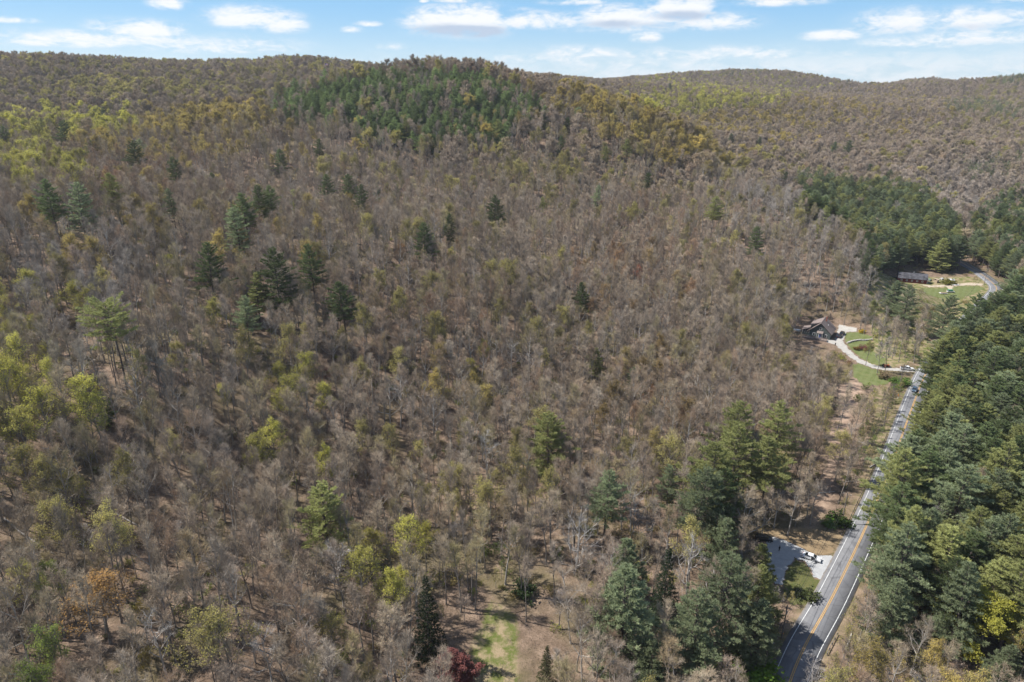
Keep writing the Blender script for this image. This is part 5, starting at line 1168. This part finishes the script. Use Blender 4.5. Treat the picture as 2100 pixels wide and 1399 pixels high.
for s_ in range(len(tops)-1):
    for k_ in range(4):
        p, q = np.array(tops[s_][k_]), np.array(tops[s_+1][k_]); n_ = 12; tt = np.linspace(0, 1, n_+1)[:, None]; P = p*(1-tt)+q*tt; P[:, 2] -= 4*(tt*(1-tt))[:, 0]*np.linalg.norm(q-p)*.018
        V, Fq = tubes(path_segs(P, .022 if k_ < 3 else .04, .022 if k_ < 3 else .04), 4); o = obj('overhead_wire', mesh_arrays('overhead_wire', V, [(Fq, 0)], [M_WIRE]))
        span = ('bottom', 'pad', 'guardrail', 'brush', 'pickup', 'meadow')[s_]
        tag(o, ('%s overhead wire on the %s span of utility poles' % (('left', 'middle', 'right', 'thick low')[k_], span)), 'wire', 'overhead wires along the road')
def guardrail(i0, i1, off, label, pm, rm):
    P = ROAD[i0:i1+1] + normals(ROAD)[i0:i1+1]*off; g0 = P[0]; t_ = thing('guardrail', label, 'guardrail', (g0[0], g0[1], 0))
    Z = hgt(P[:, 0], P[:, 1]); n_ = len(P)
    pme = None
    for a, b, zz_ in zip(P[:, 0], P[:, 1], Z):
        if pme is None:
            o = MB().box((0,0,.35),(.15,.15,.95)).build('post', pm, t_); pme = o.data
        else: o = obj('post', pme, t_)
        o.location = (a-g0[0], b-g0[1], zz_)
    nn_ = normals(ROAD)[i0:i1+1]*np.sign(-off); prof_ = [(.09,.42),(.16,.50),(.10,.58),(.16,.66),(.09,.74)]; V = []
    for k_ in range(n_):
        for dx_, dz_ in prof_: V.append((P[k_, 0]+nn_[k_, 0]*dx_-g0[0], P[k_, 1]+nn_[k_, 1]*dx_-g0[1], Z[k_]+dz_))
    m_ = len(prof_); Fq = [(k_*m_+j, (k_+1)*m_+j, (k_+1)*m_+j+1, k_*m_+j+1) for k_ in range(n_-1) for j in range(m_-1)]
    obj('rail', mesh_arrays('rail', V, [(np.array(Fq), 0)], [rm]), t_)
guardrail(near_road_pt(1728,1096), near_road_pt(1822,893), -LANE-1.5, 'long dark guardrail along the left edge of the road', M_POLE, M_RUSTG)
ia, ib = near_road_pt(1690,1345), near_road_pt(1728,1305)
guardrail(ia, ib, LANE+1.6, 'short pale guardrail at the right edge of the road near the bottom', M_POLE, M_STEEL)
guardrail(near_road_pt(2058,594), near_road_pt(2048,580), LANE+1.6, 'short pale guardrail at the far bend of the road', M_POLE, M_STEEL)
c = gp(1841, 817); t_ = thing('marker_post', 'orange and white marker post beside the road below the pickup', 'marker post', (c[0], c[1], gz(c[0], c[1])))
MB().tube((0,0,-.2),(0,0,.8),.09).build('base', M_WHITE, t_); MB().tube((0,0,.8),(0,0,2.0),.09).build('sleeve', mat('marker_orange', (.7,.25,.02), .6), t_)
c = gp(2026, 558); t_ = thing('road_sign', 'small pale road sign on the far bank of the bend', 'sign', (c[0], c[1], gz(c[0], c[1])), R(20)); MB().tube((0,0,-.2),(0,0,2.2),.04).build('post', M_STEEL, t_); MB().box((0,-.05,2.0),(.7,.03,.7)).build('panel', M_TIN, t_)
# stone wall in the lawn: single stones
wp = resample(catmull([tuple(gp(*p)[:2]) for p in ((1738,704),(1748,701),(1760,699),(1772,699),(1786,698))], 8), .85)
t_ = thing('stone_wall', 'low dry stone wall crossing the lawn beside the drive', 'wall', (wp[0, 0], wp[0, 1], gz(*wp[0])))
smes = []
for k_ in range(5):
    M = MB().box((0,0,0),(.8,.62,.42)); 
    for v in M.bm.verts: v.co += Vector(rng.uniform(-.1, .1, 3))
    o = M.bevel(.06).build('stone', M_STONE, t_); smes.append(o.data); bpy.data.objects.remove(o)
for row in range(2):
    for k_, q in enumerate(wp):
        o = obj('stone', smes[int(rng.integers(5))], t_); o.location = (q[0]-wp[0, 0]+row*.3, q[1]-wp[0, 1]+rng.uniform(-.08, .08), gz(*q)-t_.location.z+.2+row*.38); o.rotation_euler = (rng.uniform(-.15, .15), rng.uniform(-.15, .15), rng.uniform(0, 6.28))
# lying logs, boulders
def log(px, py, z, L, rz, label, m=M_PALEBARK):
    x_, y_ = hit(px, py); t_ = thing('fallen_log', label, 'log', (x_, y_, gz(x_, y_)), rz, None); rs = np.random.default_rng(int(px)); pts = limb_path(rs, np.array([-L/2, 0, .3]), np.array([1., 0, 0]), L, 6, 0, .04)
    ex, ey = math.cos(rz), math.sin(rz); pts[:, 2] = [gz(x_+ex*a-ey*b, y_+ey*a+ex*b)-gz(x_, y_)+.25 for a, b in pts[:, :2]]
    V, Fq = tubes(path_segs(pts, .24, .12), 7); obj('trunk', mesh_arrays('trunk', V, [(Fq, 0)], [m]), t_)
    q = pts[4]; V, Fq = tubes(path_segs(limb_path(rs, q, np.array([.5, .6, .5]), 1.8, 3, 0, .1), .07, .02), 4); obj('branch_stub', mesh_arrays('branch_stub', V, [(Fq, 0)], [m]), t_)
log(60, 1105, 20, 16, R(-25), 'long pale fallen log low on the left slope'); log(240, 1060, 20, 12, R(-15), 'pale fallen log right of the lime tree low on the left'); log(410, 580, 40, 9, R(0), 'pale fallen log under the dark layered pine')
log(1695, 1012, 0, 5, R(8), 'short white log on the dirt track'); log(1742, 1318, 0, 6, R(50), 'fallen pale branch by the short guardrail'); log(1792, 955, 0, 5, R(35), 'pale log lying behind the long guardrail'); log(2010, 1195, 0, 14, R(-50), 'fallen dead trunk leaning among the right woods')

# ------------------------------------------------------------------ bushes and garden plants
def bush(px, py, s_, tint, label, v=0, wide=1.2, name='bush', z=0.0):
    c = gp(px, py, z); V, Fs, ms = shrub(800+int(px) % 97, 2., n=26, leaves=7, leafsz=.24, wide=wide, tl=7) + ([M_TWIGB, M_LEAF],)
    t_ = thing(name, label, 'bush', (c[0], c[1], gz(c[0], c[1])), rng.uniform(0, 6)); t_.scale = (s_*wide, s_*wide, s_)
    st = [(F_, m) for F_, m in Fs if m == 0]; lf = [(F_, 0) for F_, m in Fs if m == 1]
    o = obj('stems', mesh_arrays('stems', V, st, [M_TWIGB]), t_); o = obj('leaves', mesh_arrays('leaves', V, lf, [M_LEAF]), t_); o['tint'] = tint
bush(1943, 582, 1.9, (.24,.23,.05), 'round mossy green bush right of the barn', wide=1.5); bush(1772, 717, 1.1, (.20,.085,.07), 'dark burgundy bush beside the stone wall', wide=1.5); bush(1755, 718, .9, (.24,.15,.05), 'brown-gold bush beside the curve of the drive')
bush(1768, 684, .9, (.55,.40,.03), 'bright yellow forsythia bush at the upper corner of the lawn'); bush(1845, 788, 1.8, (.10,.16,.035), 'dark green bush at the foot of the pole below the pickup', wide=1.5); bush(1838, 800, 1.2, (.16,.28,.04), 'bright green bush right below the dark green bush')
bush(1716, 1072, 1.8, (.09,.14,.04), 'dark green bush at the lower end of the long guardrail'); bush(1700, 1078, 1.1, (.13,.24,.04), 'bright green low bush left of the guardrail pole'); bush(1545, 1385, 2.2, (.15,.24,.04), 'brightly lit green bush by the bottom utility pole', wide=1.6)
bush(1075, 1255, 1.7, (.075,.11,.045), 'small dark evergreen bush above the clearing'); bush(1812, 775, 1.6, (.26,.2,.12), 'brown brush on the lower lawn edge'); bush(1652, 1222, 1.3, (.11,.13,.05), 'dark bush between the gravel pad island and the road', wide=1.5)
bush(1840, 592, 1.3, (.3,.25,.1), 'tan shrub in front of the red barn row'); bush(1742, 745, .6, (.22,.11,.085), 'small red-twigged bush beside the drive')

# ------------------------------------------------------------------ people
def person(px, py, z, rz, top, legs, label):
    c = gp(px, py, z); x_, y_ = c[0], c[1]; t_ = thing('person', label, 'person', (x_, y_, gz(x_, y_)+.06), rz)
    J = {'pel': (0,0,.95,.15),'wai': (0,0,1.1,.14),'che': (0,.01,1.32,.165),'nek': (0,0,1.5,.065),'hd0': (0,.015,1.58,.08),'hd1': (0,.02,1.68,.105),'hd2': (0,.01,1.77,.075),'nos': (0,.115,1.665,.018),
         'shl': (-.18,0,1.42,.075),'ell': (-.25,.02,1.16,.05),'wrl': (-.23,.10,.93,.036),'shr': (.18,0,1.42,.075),'elr': (.25,.02,1.16,.05),'wrr': (.22,.12,.94,.036),
         'hil': (-.1,0,.9,.105),'knl': (-.11,.03,.5,.068),'anl': (-.12,-.01,.09,.045),'tol': (-.13,.17,.04,.035),'hir': (.1,0,.9,.105),'knr': (.12,.05,.5,.068),'anr': (.13,.02,.09,.045),'tor': (.14,.2,.04,.035)}
    E = [('pel','wai'),('wai','che'),('che','nek'),('nek','hd0'),('hd0','hd1'),('hd1','hd2'),('hd1','nos'),('che','shl'),('shl','ell'),('ell','wrl'),('che','shr'),('shr','elr'),('elr','wrr'),('pel','hil'),('hil','knl'),('knl','anl'),('anl','tol'),('pel','hir'),('hir','knr'),('knr','anr'),('anr','tor')]
    for s_, w_ in ((-1, 'wrl'), (1, 'wrr')):
        wx_, wy_, wz_, _ = J[w_]; J[w_+'p'] = (wx_, wy_+.03, wz_-.08, .032); E.append((w_, w_+'p'))
        for k_, (dx_, ln) in enumerate(((-.03,.075),(-.01,.09),(.01,.085),(.03,.065))):
            J[w_+str(k_)] = (wx_+dx_, wy_+.045, wz_-.10-ln*.5, .010); J[w_+str(k_)+'t'] = (wx_+dx_, wy_+.065, wz_-.10-ln, .009); E += [(w_+'p', w_+str(k_)), (w_+str(k_), w_+str(k_)+'t')]
        J[w_+'h'] = (wx_-s_*.045, wy_+.06, wz_-.09, .011); E.append((w_+'p', w_+'h'))
    ks = list(J); me = bpy.data.meshes.new('body'); me.from_pydata([J[k_][:3] for k_ in ks], [(ks.index(a), ks.index(b)) for a, b in E], [])
    o = obj('body', me, t_); md = o.modifiers.new('skin', 'SKIN'); md.use_smooth_shade = True
    for k_, v in zip(ks, me.skin_vertices[0].data): v.radius = (J[k_][3], J[k_][3]); v.use_root = (k_ == 'pel')
    sb = o.modifiers.new('sub', 'SUBSURF'); sb.levels = 1; sb.render_levels = 1
    m = bpy.data.materials.new('clothed_body'); m.use_nodes = True; nt = NT(m.node_tree); pb = nt.n['Principled BSDF']; pb.inputs['Roughness'].default_value = .9
    sp_ = nt.new('ShaderNodeSeparateXYZ'); nt.l.new(nt.new('ShaderNodeTexCoord').outputs['Object'], sp_.inputs[0]); zc = sp_.outputs[2]; ax = nt.math('ABSOLUTE', sp_.outputs[0])
    cl_ = nt.mix(nt.math('GREATER_THAN', zc, .98), legs, top); cl_ = nt.mix(nt.math('GREATER_THAN', zc, 1.53), cl_, (.42,.26,.19)); cl_ = nt.mix(nt.math('LESS_THAN', zc, .07), cl_, (.02,.02,.02))
    hand = nt.math('MULTIPLY', nt.math('LESS_THAN', zc, .92), nt.math('GREATER_THAN', ax, .185)); hand = nt.math('MULTIPLY', hand, nt.math('GREATER_THAN', zc, .6)); cl_ = nt.mix(hand, cl_, (.42,.26,.19)); nt.l.new(cl_, pb.inputs['Base Color']); me.materials.append(m)
    MB().sphere((0,-.005,1.715),.112,(1,1.05,.85)).build('hair', mat('dark_hair', (.03,.02,.015), .8), t_, True)
    for s_ in (-1, 1):
        MB().sphere((s_*.036,.112,1.685),.011,u=6,v=4).build('eye', M_BLACK, t_); MB().sphere((s_*.105,.0,1.66),.024,(.4,.8,1.2),u=6,v=4).build('ear', mat('skin', (.42,.26,.19), .7), t_)
    MB().box((0,.112,1.615),(.045,.01,.01)).build('mouth', mat('lips', (.3,.12,.1), .7), t_)
person(1597.5, 1130.5, 0, R(200), (.012,.012,.016), (.014,.015,.022), 'person in dark clothes standing on the gravel pad')
person(1713.3, 706.5, .8, R(160), (.015,.014,.018), (.02,.02,.028), 'person in dark clothes standing on the drive below the cottage')

# ------------------------------------------------------------------ flag on the hilltop
x_, y_ = hit(668, 150, 14); z0 = gz(x_, y_); t_ = thing('flagpole', 'tall flagpole with a striped flag rising from the hilltop pines', 'flagpole', (x_, y_, z0))
zt = float(CAMH + pixdir(668, 130)[2]*project(x_, y_, z0+25)[2]); HP = max(18, zt-z0)
MB().tube((0,0,-.5),(0,0,HP),.12,.06,n=8).build('pole', M_WHITE, t_); M_FR = mat('flag_red', (.55,.05,.06), .8); M_FW = mat('flag_white', (.75,.72,.74), .8); M_FB = mat('flag_blue', (.04,.05,.2), .8)
fl = thing('flag', 'striped red and white flag with a blue corner above the hilltop', 'flag', (x_, y_, z0+HP-2.7))
for k_ in range(13):
    M = MB(); za_, zb_ = 2.6-k_*.2, 2.6-(k_+1)*.2; xs_ = np.linspace(.1 if k_ >= 7 else 1.9, 4.6, 7)
    for a, b in zip(xs_[:-1], xs_[1:]): M.poly([(a,.25*math.sin(a*1.6),za_),(b,.25*math.sin(b*1.6),za_),(b,.25*math.sin(b*1.6),zb_),(a,.25*math.sin(a*1.6),zb_)])
    M.build('stripe', M_FR if k_ % 2 == 0 else M_FW, fl)
M = MB(); xs_ = np.linspace(.1, 1.9, 5)
for a, b in zip(xs_[:-1], xs_[1:]): M.poly([(a,.25*math.sin(a*1.6),2.6),(b,.25*math.sin(b*1.6),2.6),(b,.25*math.sin(b*1.6),1.2),(a,.25*math.sin(a*1.6),1.2)])
M.build('canton', M_FB, fl)

# ------------------------------------------------------------------ haze: one even body of air round everything
lo = (-1540, -200, float(HH.min())-1.0); hi = (2340, 2740, float(HH.max())+32.0)
hz = MB(); hz.box(tuple((a+b)/2 for a, b in zip(lo, hi)), tuple(b-a for a, b in zip(lo, hi))); hm = bpy.data.materials.new('haze'); hm.use_nodes = True; t = NT(hm.node_tree); t.n.clear()
pv = t.new('ShaderNodeVolumePrincipled'); pv.inputs['Color'].default_value = (.88,.92,1.0,1); pv.inputs['Density'].default_value = HAZE_D; pv.inputs['Anisotropy'].default_value = .2
out = t.new('ShaderNodeOutputMaterial'); t.l.new(pv.outputs[0], out.inputs['Volume'])
ho = hz.build('haze', hm); ho['kind'] = 'stuff'; ho['label'] = 'thin pale spring haze over the valley'; ho['category'] = 'haze'
